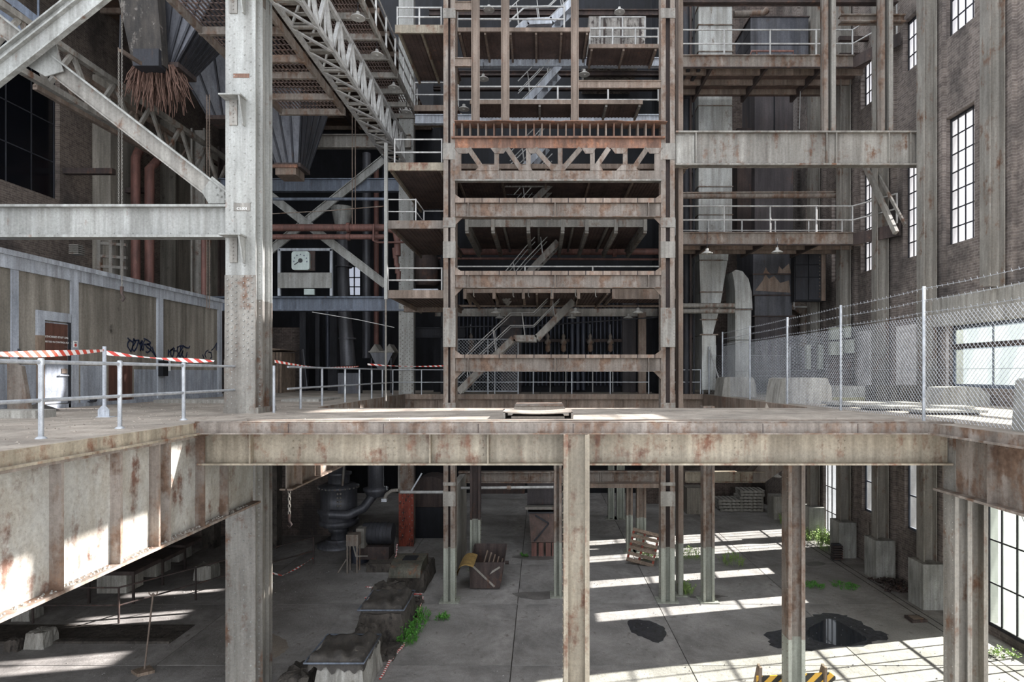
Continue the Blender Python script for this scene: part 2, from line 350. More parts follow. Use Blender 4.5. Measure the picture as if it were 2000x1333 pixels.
def windowx(name, X, y0, y1, z0, z1, nc, nr, gm, fm, bar=.028, fw=.05, thick_rows=()):
    """steel window in a wall whose plane is x = X"""
    t = E(name, None, None, (X, (y0+y1)/2, z0), kind='structure')
    g = G(); g.box(X-.03, X+.03, y0, y0+fw, z0, z1).box(X-.03, X+.03, y1-fw, y1, z0, z1).box(X-.03, X+.03, y0, y1, z0, z0+fw).box(X-.03, X+.03, y0, y1, z1-fw, z1)
    g.obj('window_frame', fm, t)
    dy = (y1-y0)/nc; dz = (z1-z0)/nr
    for i in range(1, nc): B(X-.02, X+.02, y0+i*dy-bar/2, y0+i*dy+bar/2, z0, z1).obj('glazing_bar', fm, t)
    for j in range(1, nr):
        b = bar*(2.2 if j in thick_rows else 1); B(X-.018, X+.018, y0, y1, z0+j*dz-b/2, z0+j*dz+b/2).obj('glazing_bar', fm, t)
    me = B(-.003, .003, -dy/2+.004, dy/2-.004, -dz/2+.004, dz/2-.004).mesh('pane', gm)
    for i in range(nc):
        for j in range(nr): piece('pane', me, t, (X, y0+(i+.5)*dy, z0+(j+.5)*dz))
    return t
def text(body, size, loc, rot, mat, name='lettering', parent=None, ex=.002):
    cu = bpy.data.curves.new(name, 'FONT'); cu.body = body; cu.size = size; cu.extrude = ex; cu.align_x = 'CENTER'
    o = bpy.data.objects.new(name, cu); o.rotation_euler = rot; me = bpy.data.meshes.new_from_object(o); bpy.data.objects.remove(o)
    me.materials.clear(); me.materials.append(mat); m = bpy.data.objects.new(name, me); COL.objects.link(m); m.parent = parent
    m.location = Vector(loc)-origin(parent); m.rotation_euler = rot; return m
def lamp(label, x, y, z, drop=.5):
    t = E('pendant_lamp', label, 'lamp', (x, y, z), 'pendant lamps')
    G().tube([(x, y, z+.16), (x, y, z+drop)], .012, 6).obj('stem', mDARK, t)
    G().lathe((x, y, z), [(.2, 0), (.19, .025), (.12, .07), (.06, .1), (.05, .18), (.02, .19)], 18).obj('shade', mLAMP, t)
    G().lathe((x, y, z-.02), [(.03, 0), (.06, .03), (.05, .08)], 10).obj('bulb', mLAMP, t)
    return t
# ================================================================== GROUND, FLOORS, WALLS
fl = B(-22, 12.1, 3, 46, -.4, -.02).obj('floor', mJOINT, kind='structure')
sx, sy = 34.1/8, 43/11
slme = B(-sx/2+.012, sx/2-.012, -sy/2+.012, sy/2-.012, -.02, 0).mesh('slab', mCONC)
for i in range(8):
    for j in range(11): piece('slab', slme, fl, (-22+sx*(i+.5), 3+sy*(j+.5), R.uniform(-.006, 0)))
B(12.5, 90, -20, 90, -.4, -.12).obj('ground', mASPH, kind='structure')
tag(B(26, 34, 10, 90, -.12, -.08).obj('grass_verge', mGRS), 'strip of mown grass across the yard outside the windows', 'grass', kind='stuff')
tag(B(25.7, 26, 10, 90, -.12, .02).obj('kerb', mCBLK), 'pale concrete kerb along the grass outside', 'kerb')
DZ = 6.15; DT = .16
fu = G().box(-18, -5.85, 3, 10.4, DZ-DT, DZ).box(-18, -5.5, 10.4, 24.8, DZ-DT, DZ).obj('floor_upper', mDECK, kind='structure')
for i, (a, b, c, d) in enumerate(((-5.5, 6.6, 10.4, 15.2), (6.6, 12.1, 3, 24.8), (-18, -.0, 24.8, 31), (.0, 12.1, 24.8, 31))):
    B(a+.01, b-.01, c+(.01 if i else 0), d-.01, DZ-DT, DZ-.002).obj('slab', mDECK, fu)
B(-5.85, -5.5, 10.4, 10.9, DZ-DT, DZ-.001).obj('slab', mDECK, fu)
# right wall with its openings
WX = 12.1
bays = [(13.7, 15.2), (17.12, 18.38), (19.62, 20.5), (22.4, 23.2), (24.7, 25.5), (27.2, 28.0), (30, 30.8)]
holes = []
for y0, y1 in [(9.0, 11.2), (11.5, 13.4)]+bays:  # nearest bays are out of view, assumed and widened to let sun onto the deck
    holes += [(y0, y1, 10.8, 14.6 if y0 > 13.5 else 13.7), (y0, y1, 16.95, 18.7)]
holes += [(7, 16.77, .18, 6.0), (7, 18.15, 6.6, 8.4), (19.57, 20.4, 1.86, 5.2), (22.3, 23.1, 1.86, 5.2), (24.95, 28, .1, 5.4)]
gridwall('wall_right', WX, WX+.4, 5, 46, -.4, 46, holes, mBRICK)  # carried up far out of view to stop sun coming over the top
B(WX-.02, WX, 18.2, 24.4, 6.15, 8.6).obj('trim_1', mWASH, kind='structure')
B(WX-.25, WX+.1, 5, 19.0, 8.4, 9.25).obj('trim_2', mCBLK, kind='structure')
n = 0
for k, (y0, y1) in enumerate([(9.0, 11.2), (11.5, 13.4)]+bays):  # the nearest of these windows are unseen, added for the sunlight they admit
    for z0, z1, nr in ((10.8, 14.6, 7), (16.95, 18.7, 3)):
        if k < 2 or (k > 6): nr_, nc_ = 2, 1
        else: nr_, nc_ = nr, 4 if k < 4 else 3
        n += 1; windowx(f'window_{n}', WX+.2, y0, y1, z0, z1, nc_, nr_, mGLASS if z0 < 15 else mGLASSU, mDARK, .03)
for y0, y1 in ((19.57, 20.4), (22.3, 23.1)):
    n += 1; windowx(f'window_{n}', WX+.15, y0, y1, 1.86, 5.2, 1, 3, mGLASS2, mBLUEG, .05, .07)
windowx('door_1', WX+.12, 12.6, 16.77, .18, 6.0, 8, 5, mGLASSF, mDARK, .04, .09)
windowx('door_2', WX+.12, 8.3, 12.6, .18, 6.0, 4, 3, mGLASSF, mDARK, .06, .09)
windowx('door_3', WX+.12, 24.95, 28, .1, 5.4, 8, 5, mGLASS2, mDARK, .035, .09)
dd = windowx(f'window_{n+1}', WX+.12, 10.2, 18.15, 6.6, 8.4, 5, 1, mGLASSF, mBLUEG, .04, .1)
B(WX+.05, WX+.19, 10.2, 18.15, 7.72, 7.86).obj('transom', mRDK, dd)
G().tube([(WX+.02, 13.2, .25), (WX+.02, 15.6, 3.6)], .012, 6).obj('tie_rod', mRAILW, None, 'thin diagonal tie rod across the tall glazed door', 'rod')
for i, y in enumerate((15.9, 18.6, 21.15, 23.7, 26.3, 28.9)):
    B(WX-.12, WX, y-.3, y+.3, (9.25 if y < 18 else 0), 27).obj('pilaster', mBRICK, bpy.data.objects['wall_right'])
# left and back walls
gridwall('wall_left', -17.6, -17.2, 8, 46, 0, 26, [(19, 22, 13.2, 18.6), (9, 15, 13.2, 18.6), (29, 30.5, 8.5, 14)], mBRICKL)
windowx('window_30', -17.4, 19, 22, 13.2, 18.6, 3, 4, plain('dark_glass', '0b0d12', .2), mDARK, .04)
windowx('window_31', -17.4, 9, 15, 13.2, 18.6, 4, 4, plain('dark_glass_b', '0b0d12', .2), mDARK, .04)
windowx('window_32', -17.4, 29, 30.5, 8.5, 14, 3, 8, mGLASS2, mDARK, .04)
for y in (23.6, 27.8, 32): B(-17.2, -16.5, y, y+1.5, 6, 18.5).obj('pilaster', mCTRL, bpy.data.objects['wall_left'])
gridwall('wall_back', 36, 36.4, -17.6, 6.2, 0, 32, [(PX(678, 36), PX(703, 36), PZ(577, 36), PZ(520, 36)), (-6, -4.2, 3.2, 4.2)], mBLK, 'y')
bw = E('window_33', None, None, (PX(690, 36), 36.2, PZ(577, 36)), kind='structure')
wx0, wx1, wz0, wz1 = PX(678, 36), PX(703, 36), PZ(577, 36), PZ(520, 36)
B(wx0, wx1, 36.19, 36.2, wz0, wz1).obj('pane', mGLASS, bw)
for k in (0, .5, 1): x = wx0+(wx1-wx0)*k; B(x-.03, x+.03, 36.12, 36.18, wz0, wz1).obj('glazing_bar', mDARK, bw)
for k in (0, .3, .62, 1): z = wz0+(wz1-wz0)*k; B(wx0, wx1, 36.12, 36.18, z-.03, z+.03).obj('glazing_bar', mDARK, bw)
gridwall('wall_far', 33, 33.4, 5.5, 12.1, 0, 6, [], mBRICKX, 'y')
gridwall('wall_far_upper', 30.6, 31, 5.4, 12.1, 6.15, 30, [(10.9, 11.7, 18, 22)], mBRICKX, 'y')
# roof sheeting over the left bay, purlins under it
rf = B(-17.4, -6.3, 17, 36, 21.3, 21.38).obj('ceiling', mCORR, kind='structure')
for y in fr(17.5, 35.5, 1.6): B(-17.4, -6.3, y-.05, y+.05, 21.1, 21.3).obj('purlin', mRUST, rf)
for x in (-15.5, -13, -10.5, -8): B(x-.08, x+.08, 17, 36, 20.85, 21.1).obj('rafter', mRDK, rf)
# ================================================================== FRONT CROSS GIRDER AND EDGE GIRDERS
g0 = girder('cross_girder', 'long cream and rust stained riveted girder carrying the near walkway', 'x', -5.9, 7.1, 10.72, 5.42, 5.99, .34, mBEAM,
            (-5.0, -1.9, -.9), -1, .0, .03)
pts = [(x+dx, 10.708, z) for x in (-4.3, -2.65, -1.0, 2.2, 3.4, 5.2) for dx in (0, .11) for z in (5.58, 5.7, 5.82)]
G().rivs(pts, (0, -1, 0), .02).obj('rivets', mBEAM, g0, kind='stuff')
et = E('edge_channel', 'rust streaked steel edge channel along the front of the near walkway', 'edging', (0, 10.4, DZ-DT))
B(-5.85, 7.0, 10.36, 10.4, DZ-DT-.01, DZ+.01).obj('channel_web', mRUST2, et); B(-5.85, 7.0, 10.28, 10.36, DZ-DT-.01, DZ-DT+.01).obj('channel_lip', mRUST2, et)
B(-5.85, 7.0, 10.4, 10.46, DZ, DZ+.035).obj('top_angle', mRUST2, et)
for a in (-5.85+i*1.6 for i in range(9)): B(a, a+.012, 10.355, 10.362, DZ-DT, DZ).obj('joint', mRDK, et)
eg = E('edge_channel', 'flaking steel edge channel of the left walkway above the deep girder', 'edging', (-5.85, 6, DZ-DT))
B(-5.85, -5.8, 2.5, 10.4, DZ-.19, DZ+.01).obj('channel_web', mBEAM, eg); B(-5.8, -5.74, 2.5, 10.4, DZ-.19, DZ-.16).obj('channel_lip', mBEAM, eg)
eg = E('edge_channel', 'dark steel edge channel of the right walkway below the wire fence', 'edging', (6.6, 6, DZ-DT))
B(6.55, 6.6, 3, 10.4, DZ-.17, DZ+.01).obj('channel_web', mRUST2, eg); B(6.49, 6.55, 3, 10.4, DZ-.17, DZ-.14).obj('channel_lip', mRUST2, eg)
girder('deep_girder', 'deep flaking plate girder with tall stiffeners under the left walkway', 'y', 2.4, 12.7, -5.95, 4.33, 5.96, .36, mGIRD,
       (4.3, 5.6, 6.4, 7.45, 8.5, 9.35, 9.62, 10.6, 11.4), 1, 0, .04, mRUST2, st=.045)
# debris on its bottom flange
dg = G()
for i in range(260):
    y = R.uniform(6.5, 12.2); x = -5.95+R.uniform(.02, .12)+.02; s = R.uniform(.006, .02)
    dg.lathe((x, y, 4.37), [(s, 0), (s*.8, s*.6), (s*.3, s)], 5)
dg.obj('paint_flakes', mGIRD, None, 'pale paint flakes and grit lying on the deep girder bottom flange', 'debris', kind='stuff')
girder('deep_girder', 'rust coloured plate girder under the left walkway behind the riveted column', 'y', 13.9, 24.4, -5.75, 4.35, 5.96, .3, mRUST2,
       [14.5+i*1.25 for i in range(8)], 1, 0, .04, mRUST, st=.05)
girder('deep_girder', 'grey green plate girder under the right walkway, beside the pair of columns', 'y', 3, 10.9, 7.15, 4.93, 5.96, .36, mRUST2, (5.5, 7.9, 9.6), -1, .14, .04)
girder('deep_girder', 'rusty plate girder under the fence edge of the open well', 'y', 15.2, 24.6, 6.75, 5.1, 5.98, .26, mRUST2, (17, 19.5, 22), -1, 0, .03)
girder('cross_girder', 'brown girder along the far edge of the open well', 'x', -5.5, 6.6, 24.95, 5.15, 5.98, .26, mRUST, (-4.2, -2.0, 1.1, 3.4), -1, .2, .035)
B(-5.5, 6.6, 24.72, 24.78, DZ-.18, DZ+.02).obj('edge_plate', mRUST, None, 'brown steel edge plate at the far side of the open well', 'edging')
B(-5.5, -5.44, 15.2, 24.7, DZ-.75, DZ+.02).obj('edge_plate', mRUST2, None, 'steel edge plate at the left side of the open well', 'edging')
B(6.54, 6.6, 15.2, 24.7, DZ-.75, DZ+.02).obj('edge_plate', mRUST, None, 'steel edge plate below the fence at the right side of the open well', 'edging')
girder('cross_girder', 'girder along the rear edge of the near walkway', 'x', -5.4, 6.5, 15.05, 5.4, 5.98, .26, mRUST2)
# bent plates on the walkway
t = E('bent_cover_plate', 'dented steel tray with folded ends on the sunlit walkway', 'cover plate', (0, 11.6, DZ))
xa, xb = PX(983, 11.6), PX(1118, 11.6)
pf = [(xa+(xb-xa)*k, DZ+.155-.05*math.sin(k*math.pi*.8+.3)) for k in [i/10 for i in range(11)]]
G().prism(pf+[(p[0], p[1]-.02) for p in pf[::-1]], 'y', 11.5, 12.5).obj('top_plate', mDECK, t)
for x in (xa, xb-.03): B(x, x+.04, 11.5, 12.5, DZ, DZ+.13).obj('end_plate', mGREYD, t)
G().box(xa+.15, xb-.15, 11.6, 12.4, DZ, DZ+.04).obj('packing', mDECK, t)
t = E('bent_cover_plate', 'smaller raised steel lid with sloping ends behind the dented tray', 'cover plate', (0, 14.2, DZ))
xa, xb = PX(1003, 14.3), PX(1106, 14.3)
G().prism([(xa, DZ), (xb, DZ), (xb-.08, DZ+.12), (xa+.05, DZ+.12)], 'y', 13.9, 14.9).obj('lid', mDECK, t)
B(xa+.05, xb-.08, 13.85, 14.95, DZ+.12, DZ+.145).obj('rim', mRUST2, t)
B(PX(1480, 14.6), PX(1512, 14.6), 14.55, 14.62, DZ, DZ+.02).obj('scrap_plate', mDECK, None, 'small scrap of plate lying on the walkway near the fence', 'scrap')
G().prism([(PX(1493, 14.8), DZ), (PX(1501, 14.8), DZ), (PX(1496, 14.8), DZ+.14)], 'y', 14.75, 14.8).obj('scrap_plate', mDECK, None, 'upright pointed scrap on the walkway edge near the fence', 'scrap')
# ================================================================== MAIN COLUMNS
ca = E('riveted_column', 'tall pale grey box column covered in rivets beside the control room', 'column', (-6.38, 13.5, 0), kind='thing')
x0, x1 = -6.71, -6.07
def wall_rivs(za, zb, dense, xs, y, z_st):
    pts = []
    for i, z in enumerate(fr(za, zb, z_st)):
        for j, x in enumerate(xs): pts.append((x, y, z+(z_st/2 if j % 2 else 0)))
    return pts
for za, zb, m in ((0, 5.9, mGREYD), (5.9, 8.6, mGREYD), (8.6, 24, mGREY)):
    B(x0, x1, 13.1, 13.13, za, zb).obj('front_plate', m, ca)
    B(x0+.04, x0+.07, 13.13, 13.9, za, zb).obj('web', m, ca); B(x1-.09, x1-.06, 13.13, 13.9, za, zb).obj('web', m, ca)
    B(x0, x1, 13.9, 13.93, za, zb).obj('rear_plate', m, ca)
    B(x1-.06, x1+.06, 13.3, 13.32, za, zb).obj('side_flange', m, ca); B(x1-.06, x1+.02, 13.7, 13.72, za, zb).obj('side_flange', m, ca)
B(x0-.01, x1+.01, 13.08, 13.1, 5.95, 8.05).obj('splice_plate', mGREYD, ca); B(x0-.01, x1+.01, 13.06, 13.08, 6.15, 7.3).obj('splice_plate', mGREYD, ca)
B(x0-.01, x1+.01, 13.085, 13.1, 8.05, 9.1).obj('splice_plate', mGREYD, ca)
B(x0-.02, x1+.08, 13.05, 13.95, DZ, DZ+.12).obj('base_angle', mGREYD, ca)
g = G(); pts = wall_rivs(.3, 5.3, 0, (x0+.07, x0+.2, x1-.25, x1-.1), 13.1, .3)
pts += wall_rivs(9.3, 18, 0, (x0+.09, x0+.19, x1-.23, x1-.1), 13.1, .3)
pts += wall_rivs(6.3, 9.0, 0, (x0+.06, x0+.15, x0+.24, x1-.24, x1-.15, x1-.06), 13.07, .13)
pts += wall_rivs(.3, 5.3, 0, (x1-.02,), 13.3, .15)+wall_rivs(6.3, 20, 0, (x1-.0,), 13.3, .15)
g.rivs(pts, (0, -1, 0), .02)
g.rivs([(x1-.06, 13.5, z) for z in fr(.2, 20, .16)]+[(x1-.06, 13.8, z) for z in fr(.2, 20, .16)], (1, 0, 0), .018)
g.obj('rivets', mGREY, ca, kind='stuff')
for z, lb in ((PZ(190, 13), 'upper'), (PZ(460, 13), 'lower'), (PZ(-30, 13), 'top')):
    b = G().box(x0, x0+.46, 12.8, 13.1, z-.03, z).obj('bracket', mGREY, ca)
    G().prism([(13.1, z-.03), (12.82, z-.03), (13.0, z-.58), (13.1, z-.58)], 'x', x0+.4, x0+.43).obj('gusset', mGREY, b)
    B(x0+.1, x0+.26, 13.07, 13.1, z-.56, z-.03).obj('angle_leg', mGREYD, b)
    G().rivs([(x0+.18, 13.07, z-.08-k*.08) for k in range(6)], (0, -1, 0), .018).obj('rivets', mGREYD, b, kind='stuff')
pl = B(PX(457, 13.1), PX(489, 13.1), 13.085, 13.1, PZ(412, 13.1), PZ(397, 13.1)).obj('number_plate', mGREYD, ca, 'small riveted number plate with pale raised figures')
text('CS.001', .078, (PX(473.5, 13.1), 13.082, PZ(410.5, 13.1)), (math.pi/2, 0, 0), mWHITE, parent=pl)
B(PX(456, 13.1), PX(487, 13.1), 13.09, 13.1, PZ(152, 13.1), PZ(144, 13.1)).obj('rust_patch_plate', mORU, ca)
cb = E('riveted_column', 'riveted column at the far left corner of the well, red paint below deck', 'column', (-5.4, 24.9, 0), kind='thing')
for za, zb, m in ((0, PZ(965, 24.8), mREDP), (PZ(965, 24.8), 6, mRUST2), (6, 24, mGREY)):
    B(-5.72, -5.12, 24.85, 24.88, za, zb).obj('front_plate', m, cb); B(-5.68, -5.65, 24.88, 25.4, za, zb).obj('web', m, cb); B(-5.19, -5.16, 24.88, 25.4, za, zb).obj('web', mRUST2 if m is mREDP else m, cb)
G().rivs(wall_rivs(.3, 20, 0, (-5.66, -5.56, -5.28, -5.18), 24.85, .3)+wall_rivs(6.3, 8.6, 0, (-5.66, -5.56, -5.46, -5.38, -5.28, -5.18), 24.85, .16), (0, -1, 0), .022).obj('rivets', mGREYD, cb, kind='stuff')
# column row below the front girder
hcol('steel_column', 'nearest rust streaked steel column under the middle of the cross girder', .39, .82, 10.2, 10.55, 0, 5.98, mBEAM, riv=.12)
hcol('steel_column', 'brown steel column with pale base standing before the puddle', PX(1540, 12.4)+.0, PX(1573, 12.4), 12.4, 12.75, 0, 5.7, mRUST2, 1.62, mPGRN, riv=.14)
hcol('steel_column', 'slim column with pale green base and splayed foot behind the middle column', PX(1374, 18.75), PX(1396, 18.75), 18.75, 19.1, 0, 6.0, mRUST2, 1.66, mPGRN, riv=.2)
hcol('steel_column', 'riveted grey green column at the right end of the cross girder', 7.12, 7.42, 10.55, 10.85, 0, 5.98, mGREYD, riv=.13)
hcol('steel_column', 'broader grey green column just right of the cross girder end', 7.48, 7.95, 10.9, 11.35, 0, 5.4, mGREYD, riv=.13)
# tower: rust framework standing in the open well
TY = 18.75
zb = [PZ(y, TY) for y in (500, 612, 790, 700, 430, 300, 150, 60, 720, 560)]
for nm, xa_, xb_, lb in (('a', 866, 889, 'left front leg of the rust coloured hoist tower, tall channel column'), ('b', 1291, 1318, 'right front leg of the rust coloured hoist tower, tall channel column')):
    hcol('tower_column', lb, PX(xa_, TY), PX(xb_, TY), TY, TY+.36, 0, 24, mRUST2, 1.66, mPGRN, riv=.16, tf=.1, wm=mRDK,
         batt=[(PZ(640, TY), 1.2), (PZ(488, TY), .5), (PZ(800, TY), .4), (PZ(435, TY), .3), (PZ(296, TY), .5), (PZ(975, TY), .45), (PZ(26, TY), .3), (PZ(946, TY), .1)])
hcol('tower_column', 'left rear channel of the hoist tower with dark rust', PX(884, 19.6), PX(892, 19.6), 19.5, 19.8, 5, 24, mRUST, riv=0, plate=False)
hcol('tower_column', 'right rear channel of the hoist tower beside the long girder', PX(1321, 19.6), PX(1330, 19.6), 19.3, 19.7, 0, 24, mRUST, 1.66, mPGRN, riv=0)
hcol('steel_column', 'half hidden column with taped pale base behind the nearest column', PX(1082, 19.2), PX(1097, 19.2), 19.2, 19.6, 0, 6, mRUST2, 1.7, mPGRN, riv=.2)
hcol('steel_column', 'dark column with pale base beside the stub wall', PX(918, 21.8), PX(938, 21.8), 21.8, 22.2, 0, 4.5, mRDK, 1.8, mPGRN, riv=.16)
hcol('steel_column', 'rusty channel column with pale base behind the leaning pallet, left one', PX(1224, 24), PX(1236, 24), 24, 24.3, 0, 2.7, mRUST, 1.45, mPGRN, riv=0)
hcol('steel_column', 'rusty channel column with pale pierced base behind the leaning pallet, right one', PX(1244, 24), PX(1262, 24), 24, 24.3, 0, 2.7, mRUST, 1.35, mPGRN, riv=0)
for i, (a, b) in enumerate(((1188, 1200), (1205, 1220))):
    hcol('steel_column', ('pale column far back in the lower hall, left of two', 'pale paired column far back in the lower hall, right of two')[i], PX(a, 29.5), PX(b, 29.5), 29.5, 29.8, 0, 3.2, mPGRN, riv=0)
hcol('steel_column', 'slim column with pale base just right of the tower leg', PX(1326, 20.4), PX(1335, 20.4), 20.4, 20.6, 0, 6, mRUST, 1.8, mPGRN, riv=0)
# tower cross members
TX0, TX1 = PX(889, TY), PX(1291, TY)
def tgird(label, ya, ym, yb, stf=True):
    t = E('tower_crosshead', label, 'girder', (0, TY, PZ(yb, TY)))
    B(TX0, TX1, TY-.06, TY+.02, PZ(ym, TY), PZ(ya, TY)).obj('top_angle', mRUST, t)
    g = G()
    for x in fr(TX0+.3, TX1-.2, .5): g.box(x-.015, x+.015, TY-.065, TY-.06, PZ(ym, TY), PZ(ya, TY))
    g.obj('cleats', mRDK, t, kind='stuff')
    B(TX0, TX1, TY+.05, TY+.07, PZ(yb, TY), PZ(ym, TY)).obj('web', mRUST2, t)
    B(TX0, TX1, TY-.12, TY+.2, PZ(yb, TY)-.02, PZ(yb, TY)).obj('flange', mRUST2, t)
    for x in (915, 1084, 1266): B(PX(x, TY)-.012, PX(x, TY)+.012, TY-.1, TY+.05, PZ(yb, TY), PZ(ym, TY)).obj('stiffener', mRUST2, t)
    pts = [(PX(x, TY)+dx, TY+.05, PZ(ym+8, TY)-dz) for x in (963, 1030, 1100, 1146, 1203) for dx in (0, .08) for dz in (0, .08, .16)]
    G().rivs(pts, (0, -1, 0), .014).obj('rivets', mRUST2, t, kind='stuff')
    for x, s in ((TX0, 1), (TX1, -1)):
        G().prism([(x, PZ(yb, TY)), (x+s*.25, PZ(yb, TY)), (x, PZ(yb, TY)-.25)], 'y', TY, TY+.03).obj('knee_plate', mRUST, t)
        G().prism([(x, PZ(ya, TY)), (x+s*.18, PZ(ya, TY)), (x, PZ(ya, TY)+.13)], 'y', TY, TY+.03).obj('knee_plate', mRUST, t)
    return t
tgird('lowest cross girder of the hoist tower, above the well railing', 693, 700, 725)
tgird('tower cross girder below the middle platform brackets', 530, 538, 562)
tgird('tower cross girder just under the wide dark opening', 388, 397, 424)
t = E('tower_truss', 'rust and grey lattice truss across the hoist tower with plated nodes', 'truss', (0, TY, PZ(355, TY)))
z0, z1, z2, z3 = [PZ(y, TY) for y in (355, 334, 290, 271)]
B(TX0, TX1, TY-.1, TY+.1, z0, z0+.05).obj('bottom_flange', mGREYD, t); B(TX0, TX1, TY-.02, TY, z0, z1).obj('bottom_chord', mRUST2, t)
B(TX0, TX1, TY-.02, TY, z2, z3).obj('top_chord', mORU, t); B(TX0-.1, TX1+.1, TY-.14, TY+.1, z3-.02, z3+.02).obj('top_flange', mORU, t)
for x in (893, 970, 1032, 1094, 1157, 1221, 1286):
    w_ = 8 if x in (893, 1286) else 4.5
    B(PX(x-w_, TY), PX(x+w_, TY), TY-.015, TY+.015, z1, z2).obj('vertical_member', mRUST2, t)
for a, b in ((915, 945), (990, 1020), (1045, 1083)):
    G().bar((PX(a, TY), TY, z2), (PX(b, TY), TY, z1), .05, .15, (0, 0, 1)).obj('diagonal', mRUST2, t)
    a2, b2 = 2179-a, 2179-b; G().bar((PX(a2, TY), TY, z2), (PX(b2, TY), TY, z1), .05, .15, (0, 0, 1)).obj('diagonal', mRUST2, t)
for x, w_, top in ((905, 17, 1), (952, 24, 0), (975, 17, 1), (1027, 13, 0), (1040, 10, 1), (1089, 14, 0), (1150, 14, 1), (1165, 13, 0), (1210, 17, 1), (1225, 22, 0), (1277, 17, 1)):
    zc, zo = (z2, z2-.17) if top else (z1, z1+.17)
    G().prism([(PX(x-w_, TY), zc), (PX(x+w_, TY), zc), (PX(x+w_*.5, TY), zo), (PX(x-w_*.5, TY), zo)], 'y', TY-.035, TY-.02).obj('node_plate', mRUST2, t)
G().rivs([(TX0+.3+i*.11, TY-.02, z0+.17+.06*(i % 2)) for i in range(55) if (i//5) % 2], (0, -1, 0), .013).obj('rivets', mRUST, t, kind='stuff')
for x in (TX0+.04, TX1-.04): pass
t = E('finned_box_beam', 'row of open rusty box fins with a curled top edge on the hoist tower', 'beam', (0, TY, PZ(268, TY)), kind='thing')
zf0, zf1 = PZ(268, TY), PZ(241, TY)
B(TX0, TX1+.1, TY-.1, TY+.35, zf0-.03, zf0).obj('bottom_plate', mORU, t)
tp = [(TX0+(TX1+.15-TX0)*k/40, zf1+.02*math.sin(k*.9)*R.random()) for k in range(41)]
G().prism(tp+[(p[0], p[1]-.02) for p in tp[::-1]], 'y', TY-.22, TY+.35).obj('curled_top_plate', mORU, t)
for k in range(26):
    x = PX(887+k*15.6, TY); B(x-.02, x+.02, TY-.05, TY+.3, zf0, zf1-.02).obj('fin', mORU if k % 5 == 0 else mRUST, t)
# verticals and rails above
for a, b, lb in ((921, 937, 'left one of three tall rusty posts above the finned beam'), (979, 995, 'middle one of three tall rusty posts above the finned beam'), (1115, 1130, 'right one of three tall rusty posts above the finned beam')):
    t = E('tower_post', lb, 'post', (PX((a+b)/2, TY), TY, zf1)); xa, xb = PX(a, TY), PX(b, TY)
    B(xa, xb, TY+.0, TY+.02, zf1, 24).obj('face_plate', mRUST, t); B(xa, xa+.02, TY-.07, TY, zf1, 24).obj('flange', mRUST, t); B(xb-.02, xb, TY-.07, TY, zf1, 24).obj('flange', mRUST, t)
girder('short_crosspiece', 'short rusty horizontal joining tower post to right leg', 'x', PX(1130, TY), TX1, TY+.03, PZ(172, TY), PZ(157, TY), .1, mRUST, tf=.02, cat='beam')
for y0_, y1_, lb in ((113, 130, 'lower stub between tower leg and first post'), (3, 20, 'upper stub between tower leg and first post')):
    girder('short_crosspiece', lb, 'x', TX0, PX(921, TY), TY+.02, PZ(y1_, TY), PZ(y0_, TY), .1, mRUST, tf=.02, cat='beam')
# ================================================================== BOILER FRONT behind the tower
bf = E('boiler_casing', 'dark boiler front with vertical tubes behind the tower', 'boiler', (0, 28, DZ))
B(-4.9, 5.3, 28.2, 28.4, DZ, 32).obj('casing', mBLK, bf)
tm = G().tube([(0, 0, 0), (0, 0, 4.2)], .05, 6).mesh('tube', mTUBE)
tmw = G().tube([(0, 0, 0), (0, 0, 4.6)], .11, 8).mesh('tube', mTUBE)
x = -3.7
while x < 4.3:
    if not (-1.7 < x < -.9): piece('tube', tm, bf, (x, 28.0, DZ+.3))
    x += .19
for x in (1.45, 1.7, 1.95): piece('tube', tmw, bf, (x, 27.75, DZ+.1))
B(-1.75, -.85, 27.6, 28.1, DZ, 10.5).obj('pier', mCASE, bf); B(3.7, 4.3, 27.6, 28.1, DZ, 10.6).obj('pier', mCASE, bf)
for z in (8.5, 7.2): B(-.8, 3.7, 27.85, 27.92, z-.07, z+.07).obj('tie_bar', mRDK, bf)
for i, x in enumerate((-3.1, .35, 1.05, 2.25, 3.15)):
    z = 8.3; t = E('burner', ('burner valve head left of the dark pier', 'first brass burner valve head right of the pier', 'second brass burner valve head right of the pier',
        'burner valve head right of the three thick tubes', 'burner valve head beside the right pier')[i], 'burner', (x, 27.5, z), 'burner valve heads')
    G().lathe((x, 27.55, z-.35), [(.02, 0), (.12, .08), (.12, .3), (.08, .36), (.15, .4), (.15, .5), (.06, .6), (.09, .72), (.02, .85)], 12).obj('valve_body', mRUST2, t)
    G().tube([(x-.02, 27.5, z+.5), (x-.02, 27.5, z+.9)], .015, 6).obj('spindle', mGALV, t)
    G().tube([(x+.1, 27.5, DZ), (x+.1, 27.5, z-.7)], .03, 8).obj('feed_pipe', mRAILW, t); B(x-.2, x+.2, 27.4, 27.6, z-.72, z-.68).obj('bracket', mRAILW, t)
for i in range(9):
    x = PX(R.uniform(1085, 1150), 27.9)
# steelwork at left of boiler front
B(PX(1247, 26), PX(1262, 26), 26, 26.2, DZ, 9.6).obj('timber_post', mRUST, None, 'upright brown post beside the instrument rack at the boiler front', 'post')
t = E('instrument_rack', 'rack of gauges and valves at the right of the boiler front', 'rack', (PX(1255, 26.2), 26.2, DZ))
B(PX(1248, 26.2), PX(1262, 26.2), 26.3, 26.4, DZ, 9.4).obj('backboard', mDARK, t)
for y in (635, 650, 665, 678): B(PX(1250, 26.2), PX(1260, 26.2), 26.15, 26.3, PZ(y+5, 26.2), PZ(y-4, 26.2)).obj('gauge', mGREYD, t)
